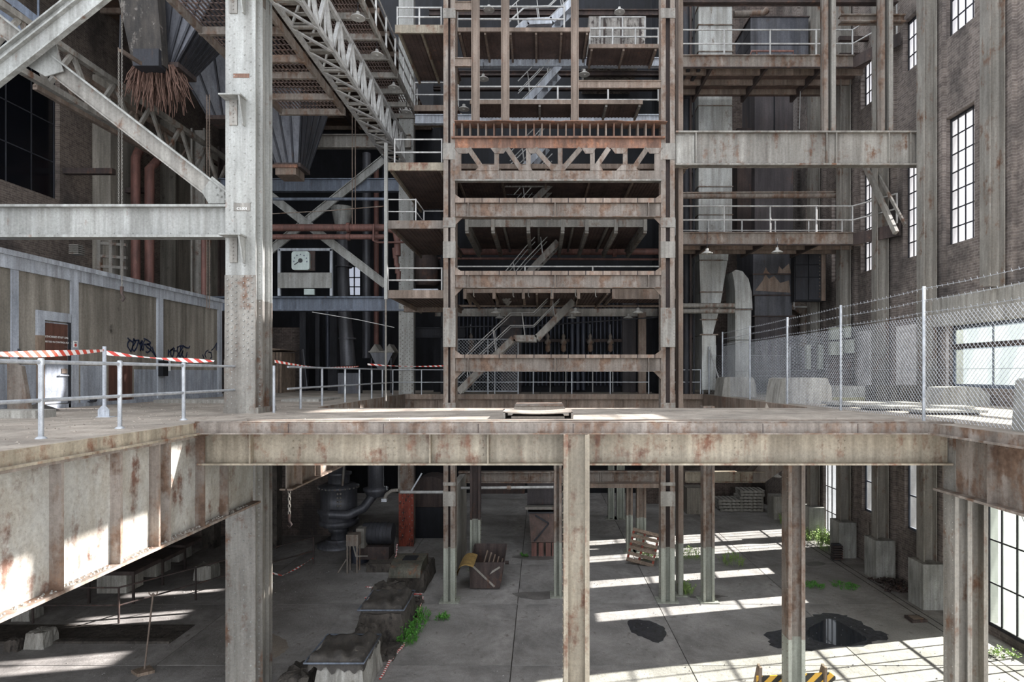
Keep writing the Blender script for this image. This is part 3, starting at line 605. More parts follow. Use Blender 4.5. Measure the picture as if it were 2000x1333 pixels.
# header pipe, beam above the burners
B(-4.5, 5.1, 26.3, 26.5, PZ(618, 26.3), PZ(603, 26.3)).obj('header_beam', mGREYD, None, 'grey horizontal channel above the burners', 'beam', kind='thing')
G().tube([(-4.5, 26, PZ(640, 26)), (0, 26, PZ(636, 26)), (5, 26, PZ(620, 26))], .03, 6).obj('slack_cable', mDARK, None, 'slack dark cable strung along the boiler front', 'cable')
G().tube([(-4.5, 25, PZ(598, 25)), (5, 25, PZ(598, 25))], .05, 8).obj('thin_pipe', mRUST, None, 'thin rusty pipe under the lowest boiler platform', 'pipe')
t = G().tube([(-4.6, 25.6, PZ(492, 25.6)), (5.1, 25.6, PZ(492, 25.6))], .14, 12).obj('header_pipe', mPIPE, None, 'thick brown header pipe crossing behind the tower opening', 'pipe')
G().tube([(PX(1200, 25.6)-.08, 25.6, PZ(492, 25.6)), (PX(1200, 25.6)+.08, 25.6, PZ(492, 25.6))], .22, 12).obj('pipe_flange', mPIPE, t)
G().tube([(-4.6, 25.9, PZ(505, 25.9)), (5.1, 25.9, PZ(507, 25.9))], .05, 8).obj('thin_pipe', mPIPE, None, 'thin brown pipe below the thick header pipe', 'pipe')
# platforms, top to bottom
platform('highest brown platform underside visible behind the tower posts', PX(892, 21), PX(1152, 21), 21, 22.9, PZ(58, 21), .1, 7, mUND, mRUST)
platform('small brown platform right of the highest one with white railing', PX(1150, 21.6), PX(1286, 21.6), 21.6, 22.9, PZ(90, 21.6), .1, 4, mUND, mRUST)
girder('white_beam', 'white painted beam under the highest boiler platform', 'x', -4.0, 4.6, 23, PZ(131, 23), PZ(114, 23), .2, mWHIT, cat='beam')
platform('brown boiler platform with pale joists above the white beam', PX(918, 20.8), PX(1255, 20.8), 20.8, 22.0, PZ(199, 20.8), .1, 7, mUND, mRUST, jm=mGREYD)
girder('white_beam', 'white painted beam just above the finned box beam', 'x', -4.6, 4.4, 22.6, PZ(243, 22.6), PZ(225, 22.6), .2, mWHIT, cat='beam')
platform('wide dark platform underside seen below the lattice truss', -4.6, 5, 20.8, 25.6, PZ(324, 20.8), .12, 8, mUND, mRUST)
t = platform('wide platform on pale sloping brackets behind the tower', PX(910, 20.8), PX(1262, 20.8), 20.8, 25.2, PZ(433, 20.8), .2, 7, mUND, mGREYD, jm=mGREYD)
for i, x in enumerate((912, 963, 1032, 1099, 1146, 1203, 1260)):
    X = PX(x, 20.75); G().box(X-.06, X+.06, 20.68, 20.76, PZ(452, 20.75), PZ(425, 20.75)).obj('bracket', mGREYD, t)
    G().bar((X, 20.75, PZ(450, 20.75)), (X, 25.0, PZ(450, 20.75)-.02), .12, .2).obj('bracket', mGREYD, t)
t = platform('lowest boiler platform with brown fascia and hanging hooks', PX(905, 20.8), PX(1192, 20.8), 20.8, 25.4, PZ(566, 20.8), .12, 4, mUND, mRUST)
for i, x in enumerate((908, 965, 1022, 1078, 1130)):
    X = PX(x, 20.75); G().prism([(20.7, PZ(566, 20.8)), (20.85, PZ(566, 20.8)), (22.4, PZ(566, 20.8)-.35), (22.4, PZ(566, 20.8)-.12), (20.85, PZ(566, 20.8)-.32), (20.7, PZ(566, 20.8)-.32)], 'x', X-.05, X+.05).obj('bracket', mRUST, t)
for x in (925, 1002, 1032, 1077, 1124, 1163): G().tube([P(x, 566, 20.65), P(x, 578, 20.65), P(x+2, 581, 20.65)], .02, 5).obj('hook', mGREYD, t)
platform('short side platform right of the lowest boiler platform', PX(1200, 20.8), 5.0, 21.5, 25, PZ(568, 21.5), .3, 3, mUND, mRUST)
t = E('hatch_frame', 'pale steel hatch frame around the stair opening in the bracketed platform', 'frame', (PX(1030, 24), 24, PZ(475, 24)))
B(PX(978, 24), PX(1092, 24), 23.9, 24, PZ(473, 24), PZ(463, 24)).obj('front_bar', mGREYD, t); B(PX(985, 24), PX(1080, 24), 24.9, 25, PZ(483, 25), PZ(475, 25)).obj('rear_bar', mWHIT, t)
t = E('hatch_frame', 'pale steel hatch frame around the stair opening below the truss', 'frame', (PX(1030, 24), 24, PZ(375, 24)))
B(PX(980, 23), PX(1075, 23), 22.9, 23, PZ(367, 23), PZ(361, 23)).obj('front_bar', mGREYD, t); B(PX(985, 24), PX(1070, 24), 24, 24.1, PZ(380, 24), PZ(371, 24)).obj('rear_bar', mWHIT, t)
# stairs
SY = 23
def sg(pts, d=SY): return [(PX(x, d), PZ(y, d)) for x, y in pts]
stair('lowest boiler stair, two flights with a short landing', sg([(895, 766), (935, 725), (1003, 661), (1048, 661), (1120, 588)]), SY, .8, mGREYD)
stair('steel stair rising behind the thick header pipe', sg([(985, 590), (1032, 533), (1090, 472)]), SY, .8, mGREYD)
stair('pale stair glimpsed in the gap below the lattice truss', sg([(1010, 430), (1045, 390), (1085, 350)]), SY, .8, mGREYD)
stair('pale stair glimpsed through the lattice truss', sg([(1000, 350), (1050, 300), (1070, 275)]), SY, .8, mWHIT)
stair('white stair between the two white beams', sg([(1018, 208), (1055, 170), (1093, 128)]), SY, .8, mWHIT)
stair('white cranked stair at the top behind the rusty posts', sg([(1000, 70), (1030, 42), (1078, 40), (1125, -5)], 22.2), 22.2, .7, mWHIT)
# railings around these
z = lambda y, d: PZ(y, d)
rail('white railing over the small brown platform near the top', [P(1152, 88, 21.6), P(1286, 88, 21.6)], .58, .85, .03)
rail('white railing on the platform at the top behind the rusty posts', [P(893, 58, 21.3), P(1102, 58, 21.3)], .8, 3, .03, rails=(1, .45))
rail('thin white railing above the finned box beam', [P(893, 198, 21), P(1286, 198, 21)], .5, 1.9, .03, rails=(1, .1))
rail('thin railing just above the tower girder in the middle', [P(893, 538, 21), P(1290, 538, 21)], .3, 2, .025, rails=(1,))
rail('galvanised railing along the far edge of the well, behind the tower', [(-3.4, 24.9, DZ), (4.4, 24.9, DZ)], 1.0, 1.55, .022, mGALV)
rail('galvanised railing along the far edge of the well, right of the tower', [(4.9, 24.9, DZ), (6.5, 24.9, DZ)], 1.0, 1.5, .022, mGALV)
rail('galvanised railing at the far left corner of the well', [(-5.9, 24.6, DZ), (-3.6, 24.6, DZ)], 1.0, 1.2, .022, mGALV)
rail('white tubular frame railing before the whitewashed vessel at top', [P(1172, 75, 22.6), P(1260, 75, 22.6)], .78, .85, .03, rails=(1, .5))
t = E('peeling_vessel', 'white peeling steel vessel near the top behind the tower', 'vessel', (PX(1210, 24), 24, PZ(90, 24)))
B(PX(1150, 24), PX(1260, 24), 24, 28.25, PZ(88, 24), PZ(32, 24)).obj('shell', weath('peeling_white_sheet', 'b5b0a8', '98928a', '3d2f2a', .5, 2, .4), t)
for x in (1180, 1213, 1250): B(PX(x, 24)-.03, PX(x, 24)+.03, 23.95, 24, PZ(88, 24), PZ(32, 24)).obj('rib', mRDK, t)
# upper dark floors inside the boiler house
for i, (y, d, h) in enumerate(((20, 25.5, .25), (140, 26, .2), (170, 26.5, .15), (380, 27, .2))):
    girder('dark_floor_beam', ('dark beam high behind the rusty posts', 'dark beam behind the white stair', 'dark thin beam below the white stair flight', 'dark beam deep inside below the truss')[i], 'x', -4.6, 5.2, d, PZ(y, d)-h, PZ(y, d), .2, mRDK, cat='beam')
lamp('round lamp shade near the top right inside the tower', *P(1210, 24, 22), 1.2)
lamp('white lamp shade at the top left inside the tower', *P(955, 20, 22), 1.2)
lamp('small round lamp behind the left rusty post', *P(944, 155, 21.9), .6)
lamp('small round lamp behind the right rusty post', *P(1141, 146, 21.9), .6)
lamp('bulb shade low behind the left rusty post, above the fins', *P(906, 214, 21.6), .6)
for x, lb in ((968, 'left lamp of the row hanging under the lowest boiler platform'), (1124, 'middle lamp of the row hanging under the lowest boiler platform'), (1246, 'right lamp of the row hanging under the lowest boiler platform')): lamp(lb, *P(x, 612, 22), .68)
for x, lb in ((976, 'left lamp of the rear row before the boiler tubes'), (1117, 'middle lamp of the rear row before the boiler tubes'), (1227, 'right lamp of the rear row before the boiler tubes')): lamp(lb, *P(x, 622, 26.33), .32)
for x_, lb in ((-3.95, 'black boiler house column behind the left tower leg'), (5.05, 'black boiler house column behind the right tower leg')):
    t = E('boiler_house_column', lb, 'column', (x_, 26, DZ), kind='thing')
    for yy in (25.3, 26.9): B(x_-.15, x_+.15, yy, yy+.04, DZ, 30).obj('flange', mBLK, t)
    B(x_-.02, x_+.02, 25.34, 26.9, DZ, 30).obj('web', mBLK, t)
# chain-link
def chain(parent, o, u, v, L, H, sp=.075, r=.0028, mat=None):
    """diagonal wires over rectangle origin o, axes u,v (unit), length L, height H"""
    o = Vector(o); u = Vector(u); v = Vector(v); g = G()
    for s in (1, -1):
        c = -H
        while c < L:
            a0, b0 = (c, 0.0); a1, b1 = (c+H, H)
            if a0 < 0: b0 = -a0; a0 = 0
            if a1 > L: b1 = H-(a1-L); a1 = L
            if b1 > b0:
                if s < 0: p = o+u*(L-a0)+v*b0; q = o+u*(L-a1)+v*b1
                else: p = o+u*a0+v*b0; q = o+u*a1+v*b1
                g.tube([p, q], r, 3, False)
            c += sp
    return g.obj('wire_mesh', mat or mGALV, parent, kind='stuff')
t = E('wire_cage', 'galvanised chain-link cage around the foot of the boiler stair', 'cage', (PX(953, 24.2), 24.9, DZ))
cx0, cx1, cy, czt = PX(893, 25.2), PX(1012, 25.2), 25.2, PZ(663, 25.2)
for x in (cx0, PX(953, 25.2), cx1): G().tube([(x, cy, DZ), (x, cy, czt)], .035, 8).obj('post', mGALV, t)
for zz in (DZ+.12, czt): G().tube([(cx0, cy, zz), (cx1, cy, zz)], .03, 8).obj('rail', mGALV, t)
chain(t, (cx0, cy, DZ+.12), (1, 0, 0), (0, 0, 1), cx1-cx0, czt-DZ-.12, .13, .006)
# ================================================================== RIGHT FENCE
def fence(label, p0, p1, npost, H, mh, strands=3, pn=.03, brace=False, sp=.09):
    t = E('wire_fence', label, 'fence', p0); a = Vector(p0); b = Vector(p1); L = (b-a).length; u = (b-a)/L
    for i in range(npost+1):
        p = a+u*L*i/npost; G().tube([p, p+Vector((0, 0, H))], pn, 8).obj('post', mGALV, t)
    chain(t, a+Vector((0, 0, .03)), u, (0, 0, 1), L, mh, sp, .0032)
    for k in range(strands):
        zz = mh+.1+(H-mh-.14)*k/max(1, strands-1); pts = []
        for i in range(npost*3+1): p = a+u*L*i/(npost*3); pts.append(p+Vector((0, 0, zz-.03*math.sin(math.pi*(i % 3)/3))))
        w_ = G().tube(pts, .005, 5).obj('barbed_wire', mGALV, t)
        g = G()
        for q in fr(0, L, .14):
            p = a+u*q+Vector((0, 0, zz-.015)); g.bar(p-Vector((.0, .012, .025)), p+Vector((0, .012, .025)), .005, .005)
        g.obj('barbs', mGALV, w_, kind='stuff')
    g = G().tube([a+Vector((0, 0, mh*.5)), b+Vector((0, 0, mh*.5))], .004, 5); g.obj('line_wire', mGALV, t)
    return t
fence('tall chain-link fence with barbed wire along the right edge of the well', (6.9, 8.0, DZ), (6.9, 23.25, DZ), 5, 2.42, 1.85)
fence('low chain-link return fence across the far end of the right walkway', (6.9, 25.1, DZ), (10.2, 25.1, DZ), 2, 1.95, 1.5, 1, sp=.12)
G().tube([(6.9, 25.0, DZ+1.8), (6.95, 23.3, DZ+.1)], .03, 8).obj('brace_pipe', mRAILW, None, 'diagonal white brace pipe at the far end of the fence', 'pipe')
G().tube([(6.7, 25.3, DZ), (6.7, 25.3, DZ+1.95)], .03, 8).obj('end_post', mGALV, None, 'farthest galvanised end post of the fence line', 'post')
# ================================================================== RIGHT GIRDER, PLATFORMS, DUCTS
g1 = girder('riveted_girder', 'big pale riveted girder from the tower to the right wall', 'x', PX(1320, TY), 11.7, 18.9, PZ(322, TY), PZ(255, TY), .3, mGREYD, (PX(1360, TY), PX(1616, TY), PX(1635, TY), PX(1738, TY), PX(1780, TY)), -1, .18, .05)
B(PX(1322, TY), PX(1358, TY), 18.86, 18.88, PZ(318, TY), PZ(262, TY)).obj('cover_plate', mCBLK, g1)
for i, y in enumerate((15.9, 18.6, 21.15, 23.7, 26.3)):
    lb = ('steel wall column standing on the concrete lintel', 'steel wall column at the end of the big riveted girder', 'steel wall column above the second white block', 'steel wall column beyond the big girder, above the third white block', 'farthest steel wall column by the glazed door')[i]
    zb_ = 9.25 if i == 0 else 1.35
    t = E('wall_column', lb, 'column', (11.7, y, zb_), kind='thing')
    B(11.5, 11.53, y-.18, y+.18, zb_, 25).obj('flange', mGREYD, t); B(11.87, 11.9, y-.18, y+.18, zb_, 25).obj('flange', mGREYD, t); B(11.53, 11.87, y-.012, y+.012, zb_, 25).obj('web', mGREYD, t)
    if i: B(11.32, 11.97, y-.45, y+.3, 0, 1.35).obj('plinth_block', weath('whitewashed_block', 'bdbdb8', 'a9a9a2', '7d786e', .25, 1.5, .3), None, ('', 'white concrete plinth block nearest the tall glazed door', 'white concrete plinth block between the two small low windows', 'white concrete plinth block with a metal vent beside the weeds', 'farthest white plinth block in the dark corner')[i], 'plinth')
for a, b, lb, m in ((1611, 1635, 'dark double post standing on the big girder, left', mRDK), (1722, 1748, 'dark double post standing on the big girder, near the wall', mRDK)):
    t = E('upper_post', lb, 'post', (PX((a+b)/2, TY), 18.9, PZ(255, TY)))
    for q in (0, .62): xa = PX(a+(b-a)*q, TY); B(xa, xa+.13, 18.8, 19.05, PZ(255, TY), 24).obj('channel', mGREYD if q else mRUST2, t)
    B(PX(a, TY), PX(b, TY), 19.0, 19.03, PZ(255, TY), 24).obj('rear_plate', mBLK, t)
# high L-shaped walkway
def walk(label, zt, fh, rlabel, rz, m=mRUST2, rh=1.0):
    t = E('side_walkway', label, 'platform', (8, 22, zt-fh)); pl_ = [(4.9, 22), (11.2, 22), (11.96, 20.4), (11.96, 25), (4.9, 25)]
    G().prism(pl_, 'z', zt-.05, zt).obj('deck_plate', mUND, t)
    B(4.9, 11.2, 21.96, 22, zt-fh, zt+.04).obj('fascia', m, t); B(4.9, 11.2, 21.88, 21.96, zt-fh, zt-fh+.03).obj('fascia_flange', mRDK, t); B(4.9, 11.2, 21.88, 21.96, zt+.01, zt+.04).obj('fascia_flange', m, t)
    G().bar((11.2, 21.98, zt-fh/2), (11.95, 20.4, zt-fh/2), .05, fh).obj('fascia', mRDK, t)
    for y in (22.8, 23.6, 24.4): B(4.9, 11.96, y-.05, y+.05, zt-.25, zt-.05).obj('joist', mRUST, t)
    for x in (6.2, 8.2, 10.2): B(x-.05, x+.05, 22, 25, zt-.3, zt-.05).obj('joist', mRDK, t)
    rail(rlabel, [(4.95, 22.03, zt), (9.9, 22.03, zt), (11.2, 22.03, zt), (11.9, 20.5, zt)], rh, 1.6, .028)
    return t
walk('long dark walkway at mid height right of the tower', PZ(457, 22), .42, 'front white railing of the mid-height walkway right of the tower', 0)
rail('second white railing behind the first on the mid-height walkway', [(5.1, 23.2, PZ(457, 22)), (11.4, 23.2, PZ(457, 22))], .8, 1.15, .026)
walk('high dark walkway right of the tower, below the top edge', PZ(112, 22), .42, 'white railing of the high walkway right of the tower', 0)
t = E('pipe_hoop', 'low pinkish pipe hoop on the high walkway', 'hoop', P(1465, 112, 22.4))
G().tube([P(1463, 114, 22.4), P(1468, 100, 22.4), P(1550, 100, 22.4), P(1548, 112, 22.4)], .04, 8).obj('hoop_pipe', mPIPE, t); G().tube([P(1478, 101, 22.4), P(1478, 114, 22.4)], .03, 8).obj('leg', mPIPE, t)
girder('dark_floor_beam', 'dark beam crossing the top right corner above the high walkway', 'x', PX(1320, 20), 11.6, 20, PZ(8, 20), PZ(-8, 20), .25, mRDK, cat='beam')
girder('dark_floor_beam', 'dark beam end at the right wall, top right', 'x', PX(1640, 19.6), 11.6, 19.6, PZ(46, 19.6), PZ(31, 19.6), .25, mRUST2, cat='beam')
for i, (y, lb) in enumerate(((70, 'first'), (103, 'second'), (133, 'third'), (155, 'fourth'), (180, 'fifth'))):
    d = 22.6+i*.5; B(PX(1640, d), PX(1735-i*14, d), d, d+.15, PZ(y+8, d), PZ(y, d)).obj('ladder_beam', mRDK, None, lb+' dark beam down the stack under the high walkway corner', 'beam', kind='thing')
t = E('knee_brace', 'pair of grey diagonal braces rising to the mid-height walkway corner', 'brace', P(1720, 400, 20.8))
G().bar(P(1690, 325, 21.5), P(1750, 455, 20.0), .12, .16).obj('brace_bar', mGREYD, t); G().bar(P(1705, 322, 21.5), P(1768, 440, 19.4), .06, .1).obj('brace_bar', mGREYD, t)
# big pale duct
t = E('air_duct', 'big pale square air duct with stained seams', 'duct', (PX(1398, 25.2), 25.8, PZ(655, 25.2)))
def dsec(y0_, y1_, a0, a1, b0, b1, m=mDUCT, d=25.2, dep=1.3, nm='duct_section'):
    g = G(); z0_, z1_ = PZ(y1_, d), PZ(y0_, d)
    vs = [(PX(b0, d), d, z0_), (PX(b1, d), d, z0_), (PX(b1, d), d+dep, z0_), (PX(b0, d), d+dep, z0_), (PX(a0, d), d, z1_), (PX(a1, d), d, z1_), (PX(a1, d), d+dep, z1_), (PX(a0, d), d+dep, z1_)]
    g.add(vs, [(3, 2, 1, 0), (4, 5, 6, 7), (0, 1, 5, 4), (1, 2, 6, 5), (2, 3, 7, 6), (3, 0, 4, 7)]); return g.obj(nm, m, t)
ys_ = [-60, 12, 49, 101, 155, 207, 262, 323, 365, 420, 470]
for a, b in zip(ys_[:-1], ys_[1:]): dsec(a+.7, b-.7, 1364.5, 1430, 1364.5, 1430)
for y in ys_[1:]: B(PX(1363, 25.2), PX(1431.5, 25.2), 25.15, 26.55, PZ(y+.8, 25.2), PZ(y-.8, 25.2)).obj('seam_flange', mRUST2, t)
dsec(471, 509, 1364, 1424, 1366, 1422); dsec(510, 571, 1366, 1421, 1368, 1411); dsec(572, 603, 1368, 1411, 1369, 1406); dsec(604, 654, 1369, 1405, 1373, 1392); dsec(655, 762, 1371, 1398, 1371, 1398)
for y in (509, 571, 603, 625, 654): B(PX(1366, 25.2), PX(1412 if y < 580 else 1402, 25.2), 25.14, 25.2, PZ(y+1.2, 25.2), PZ(y-1.2, 25.2)).obj('seam_flange', mRUST2, t)
# curved duct
t = E('curved_duct', 'pale duct curving down beside the dark casing', 'duct', (PX(1450, 24.8), 25, DZ))
cv = [(1430, 532), (1437, 527), (1450, 530), (1462, 545), (1468, 570), (1470, 604), (1436, 604), (1436, 575), (1434, 550)]
G().prism([(PX(a, 24.8), PZ(b, 24.8)) for a, b in cv], 'y', 24.8, 26).obj('elbow', mDUCT, t)
B(PX(1437, 24.8), PX(1468, 24.8), 24.85, 25.9, PZ(664, 24.8), PZ(606, 24.8)).obj('duct_section', mDUCT, t); B(PX(1437, 24.8), PX(1466, 24.8), 24.85, 25.9, DZ+.3, PZ(665, 24.8)).obj('duct_section', mDUCT, t)
B(PX(1435, 24.8), PX(1470, 24.8), 24.8, 26, PZ(606, 24.8), PZ(603, 24.8)).obj('seam_flange', mRUST2, t)
G().prism([(PX(1437, 24.8), DZ+.3), (PX(1466, 24.8), DZ+.3), (PX(1462, 24.8), DZ), (PX(1448, 24.8), DZ)], 'y', 24.9, 25.8).obj('outlet', mDUCT, t)
t = E('curved_duct', 'grey brown sloping duct hidden left of the pale duct', 'duct', (PX(1355, 26.8), 26.8, DZ))
G().prism([(PX(1346, 26.8), PZ(660, 26.8)), (PX(1346, 26.8), PZ(500, 26.8)), (PX(1372, 26.8), PZ(480, 26.8)), (PX(1372, 26.8), PZ(660, 26.8))], 'y', 26.8, 28).obj('duct_section', mCASE, t)
t = G().tube([P(1553, 612, 27), P(1560, 602, 27), P(1570, 606, 27), P(1576, 618, 27), P(1576, 680, 27)], .32, 14).obj('bent_pipe', mRUST2, None, 'tan bent pipe right of the dark casing, above the fence', 'pipe')
# dark casing stack
t = E('dark_casing', 'tall dark sheet steel casing with scorched patches', 'casing', (PX(1512, 25.6), 26, DZ))
B(PX(1474, 26), PX(1549, 26), 26, 27.6, PZ(470, 26), PZ(156, 26)).obj('upper_panel', mCASE, t)
B(PX(1511, 26), PX(1513, 26), 25.95, 26, PZ(300, 26), PZ(156, 26)).obj('seam', mBLK, t)
B(PX(1471, 25.4), PX(1549, 25.4), 25.4, 27.5, PZ(535, 25.4), PZ(470, 25.4)).obj('panel', mSHEET, t)
B(PX(1471, 25.4), PX(1551, 25.4), 25.4, 27.5, PZ(576, 25.4), PZ(536, 25.4)).obj('panel', mSHEET, t)
B(PX(1474, 25.4), PX(1547, 25.4), 25.4, 27.5, PZ(618, 25.4), PZ(578, 25.4)).obj('panel', mSHEET, t)
B(PX(1474, 25.4), PX(1545, 25.4), 25.4, 27.5, DZ+.6, PZ(619, 25.4)).obj('panel', mCASE, t)
for y in (536, 577, 618): B(PX(1469, 25.4), PX(1553, 25.4), 25.34, 25.4, PZ(y+1.5, 25.4), PZ(y-1, 25.4)).obj('seam_flange', mRDK, t)
for pts_ in ([(1490, 536), (1492, 532), (1496, 522), (1500, 531), (1506, 536)], [(1519, 534), (1522, 520), (1528, 527), (1541, 515), (1545, 534)], [(1475, 568), (1490, 548), (1495, 536), (1502, 545), (1512, 539), (1524, 553), (1541, 548), (1544, 572)]):
    G().prism([(PX(a, 25.38), PZ(b, 25.38)) for a, b in pts_], 'y', 25.385, 25.4).obj('scorched_patch', mRUST, t)
B(PX(1440, 26.4), PX(1474, 26.4), 26.4, 28, PZ(470, 26.4), PZ(250, 26.4)).obj('side_duct', mRDK, t)
t = E('panelled_tank', 'dark blue grey tank of horizontal plates near the top right', 'tank', (PX(1520, 26), 26.5, PZ(112, 26)))
for a, b in ((34, 58), (59, 88), (89, 112)): B(PX(1466, 26), PX(1579, 26), 26, 28, PZ(b, 26), PZ(a, 26)+.0).obj('plate', mSHEET, t)
B(PX(1464, 26), PX(1581, 26), 25.95, 28, PZ(34, 26), PZ(32, 26)).obj('top_angle', mRDK, t)
G().tube([P(1433, 28, 26.5), P(1490, 27, 26.5), P(1498, 20, 26.5)], .14, 10).obj('overhead_pipe', mRUST2, None, 'fat tan pipe above the panelled tank', 'pipe')
t = E('panelled_cabinet', 'dark riveted steel cabinet doors near the far brick wall', 'cabinet', (PX(1585, 25), 25, PZ(590, 25)))
for a, b in ((1553, 1577), (1579, 1602)):
    for c_, d_ in ((494, 517), (519, 541), (543, 586)): B(PX(a, 25), PX(b, 25), 24.95, 25, PZ(d_, 25), PZ(c_, 25)).obj('panel', mDARK, t)
B(PX(1551, 25), PX(1614, 25), 25, 25.3, PZ(589, 25), PZ(491, 25)).obj('carcass', mBLK, t); G().rivs([(PX(1600, 25), 24.95, PZ(y, 25)) for y in range(496, 586, 7)], (0, -1, 0), .03).obj('rivets', mRUST2, t, kind='stuff')
B(PX(1603, 25), PX(1611, 25), 24.93, 25, PZ(588, 25), PZ(492, 25)).obj('edge_strip', mRUST, t)
for i, (x, r, d, m) in enumerate(((1331, .06, 24.6, mDARK), (1340, .14, 25, mDARK), (1349, .05, 24.8, mRDK), (1355, .04, 25, mDARK), (1338, .08, 24.2, mDARK))):
    if i < 4:
        q = G().tube([(PX(x, d), d, DZ), (PX(x, d), d, 23)], r, 10).obj('riser_pipe', m, None, ('thin dark riser pipe close to the right tower leg', 'thick dark riser pipe left of the pale duct', 'thin brown riser pipe between thick riser and pale duct', 'thin dark riser pipe touching the pale duct')[i], 'pipe')
G().tube([P(1340, 190, 25), P(1340, 196, 25)], .22, 10).obj('pipe_flange', mDARK, bpy.data.objects['riser_pipe.001'])
for y, lb, m in ((384, 'upper tan pipe across the pale duct', mRUST2), (377, 'thin pipe just above the tan pipe', mRUST2), (597, 'upper pale pipe at fence height beside the tower', mGREYD), (608, 'lower pale pipe at fence height beside the tower', mGREYD)):
    x1_ = 1700 if y < 400 else 1434; G().tube([P(1320, y, 24.3), P(x1_, y-(2 if y < 400 else 0), 24.3)], .10 if y != 377 else .04, 10).obj('cross_pipe', m, None, lb, 'pipe')
G().tube([P(1552, 605, 26.5), P(1553, 600, 26.5), P(1590, 600, 26.5)], .05, 8).obj('cross_pipe', mRAILW, None, 'thin white pipe above the fence near the brick wall', 'pipe')
G().tube([P(1550, 485, 25.2), P(1551, 600, 25.2)], .02, 6).obj('conduit', mRAILW, None, 'thin white conduit down the dark casing edge', 'conduit')
lamp('lamp shade under the mid-height walkway beside the pale duct', *P(1381, 496, 21.6), .9)
lamp('lamp shade under the mid-height walkway before the dark casing', *P(1518, 494, 21.6), .5)
t = E('diagonal_props', 'pair of dark diagonal props under the high walkway beside the tower', 'brace', P(1340, 150, 23))
for a, b in ((1345, 1325), (1365, 1345)): G().bar(P(a, 135, 22.6), P(b, 165, 24), .12, .12).obj('prop', mDARK, t)
girder('dark_floor_beam', 'brown beam under the rear of the high walkway', 'x', PX(1360, 24.5), PX(1570, 24.5), 24.5, PZ(155, 24.5), PZ(140, 24.5), .2, mRUST, cat='beam')
G().tube([P(1564, 155, 24), P(1561, 252, 24)], .02, 6).obj('hanging_rod', mRAILW, None, 'thin pale rod hanging in front of the dark casing', 'rod')
# whitewashed bay: pale green cabinets behind the fence
t = E('switch_cabinet', 'pale green switch cabinet hung on the whitewashed brick behind the fence', 'cabinet', (11.8, 22.6, 7))
for a, b, c_, d_ in ((1620, 1640, 640, 664), (1620, 1644, 668, 694), (1648, 1660, 638, 660), (1648, 1666, 664, 690)): B(PX(a, 23), PX(b, 23), 22.9, 23.1, PZ(d_, 23), PZ(c_, 23)).obj('box', mPGRN, t)
B(PX(1618, 23), PX(1668, 23), 23.1, 23.3, DZ, PZ(638, 23)).obj('backboard', mRDK, t)
t = E('machine_guard', 'pale grey machine guards on the deck behind the fence', 'guard', (PX(1590, 24), 24, DZ))
for a, b in ((1574, 1582), (1597, 1606)): B(PX(a, 24), PX(b, 24), 23.9, 24.1, PZ(722, 24), PZ(674, 24)).obj('panel', mPGRN, t)
B(PX(1572, 24), PX(1608, 24), 24.1, 24.3, DZ, PZ(676, 24)).obj('frame', mCASE, t)
for a, b, c_, d_, lb in ((1353, 1362, 681, 705, 'small bright notice panel far behind the fence, left'), (1385, 1399, 675, 697, 'small bright notice panel far behind the fence, right')): B(PX(a, 28), PX(b, 28), 27.95, 28, PZ(d_, 28), PZ(c_, 28)).obj('notice_board', mWHITE, None, lb, 'panel')
B(PX(1345, 28.1), PX(1430, 28.1), 28.1, 28.3, DZ, PZ(670, 28.1)).obj('partition_screen', mCTRL, None, 'grey partition screen far behind the fence', 'screen')
B(PX(1400, 27.9), PX(1560, 27.9), 27.7, 27.9, DZ, PZ(660, 27.9)).obj('partition_screen', mCASE, None, 'dark partition screen behind the concrete blocks', 'screen')
# barriers
def barrier(label, xa, xb, ya, yb, h, m, tp=.2, name='concrete_barrier'):
    t = [(ya, DZ), (yb, DZ), (yb-tp*.3, DZ+h), (ya+tp*.5, DZ+h)]
    g = G(); n_ = 6; xs = [xa+(xb-xa)*i/n_ for i in range(n_+1)]
    prof = [(xa, DZ), (xb, DZ), (xb-.03, DZ+h*.6), (xb-tp*.6, DZ+h*.97), (xb-tp, DZ+h), (xa+tp, DZ+h), (xa+tp*.5, DZ+h*.96), (xa+tp*.25, DZ+h*.6)]
    g.prism(prof, 'y', ya, yb); return g.obj(name, m, None, label, 'barrier')
barrier('big rounded concrete barrier at the right frame edge behind the fence', 6.98, 7.9, 8.0, 9.1, .78, mCBLK, .12)
barrier('pale concrete block in the middle of the right walkway', PX(1520, 17.3), PX(1626, 17.3), 17.3, 18.3, .73, mCBLK, .22)
barrier('pale concrete block farther back by the far fence corner', PX(1410, 22.3), PX(1478, 22.3), 22.3, 23.3, .72, mCBLK, .2)
barrier('long rounded concrete barrier before the switch cabinet', PX(1626, 19.6), PX(1712, 19.6), 19.6, 20.3, .45, mCBLK, .2)
B(PX(1626, 19.5), PX(1709, 19.5), 19.4, 19.6, DZ, DZ+.09).obj('yellow_kerb', weath('faded_yellow', 'bdb88c', 'a8a37c', None, 0), None, 'faded yellow kerb strip before the long barrier', 'kerb')
barrier('dark concrete barrier between two pale ones', PX(1710, 18.2), PX(1796, 18.2), 18.2, 18.8, .5, mCDRK, .05)
barrier('broken pale concrete barrier with rubble end under the bright opening', PX(1796, 16.8), PX(1935, 16.1), 16.1, 16.8, .5, mCBLK, .5)
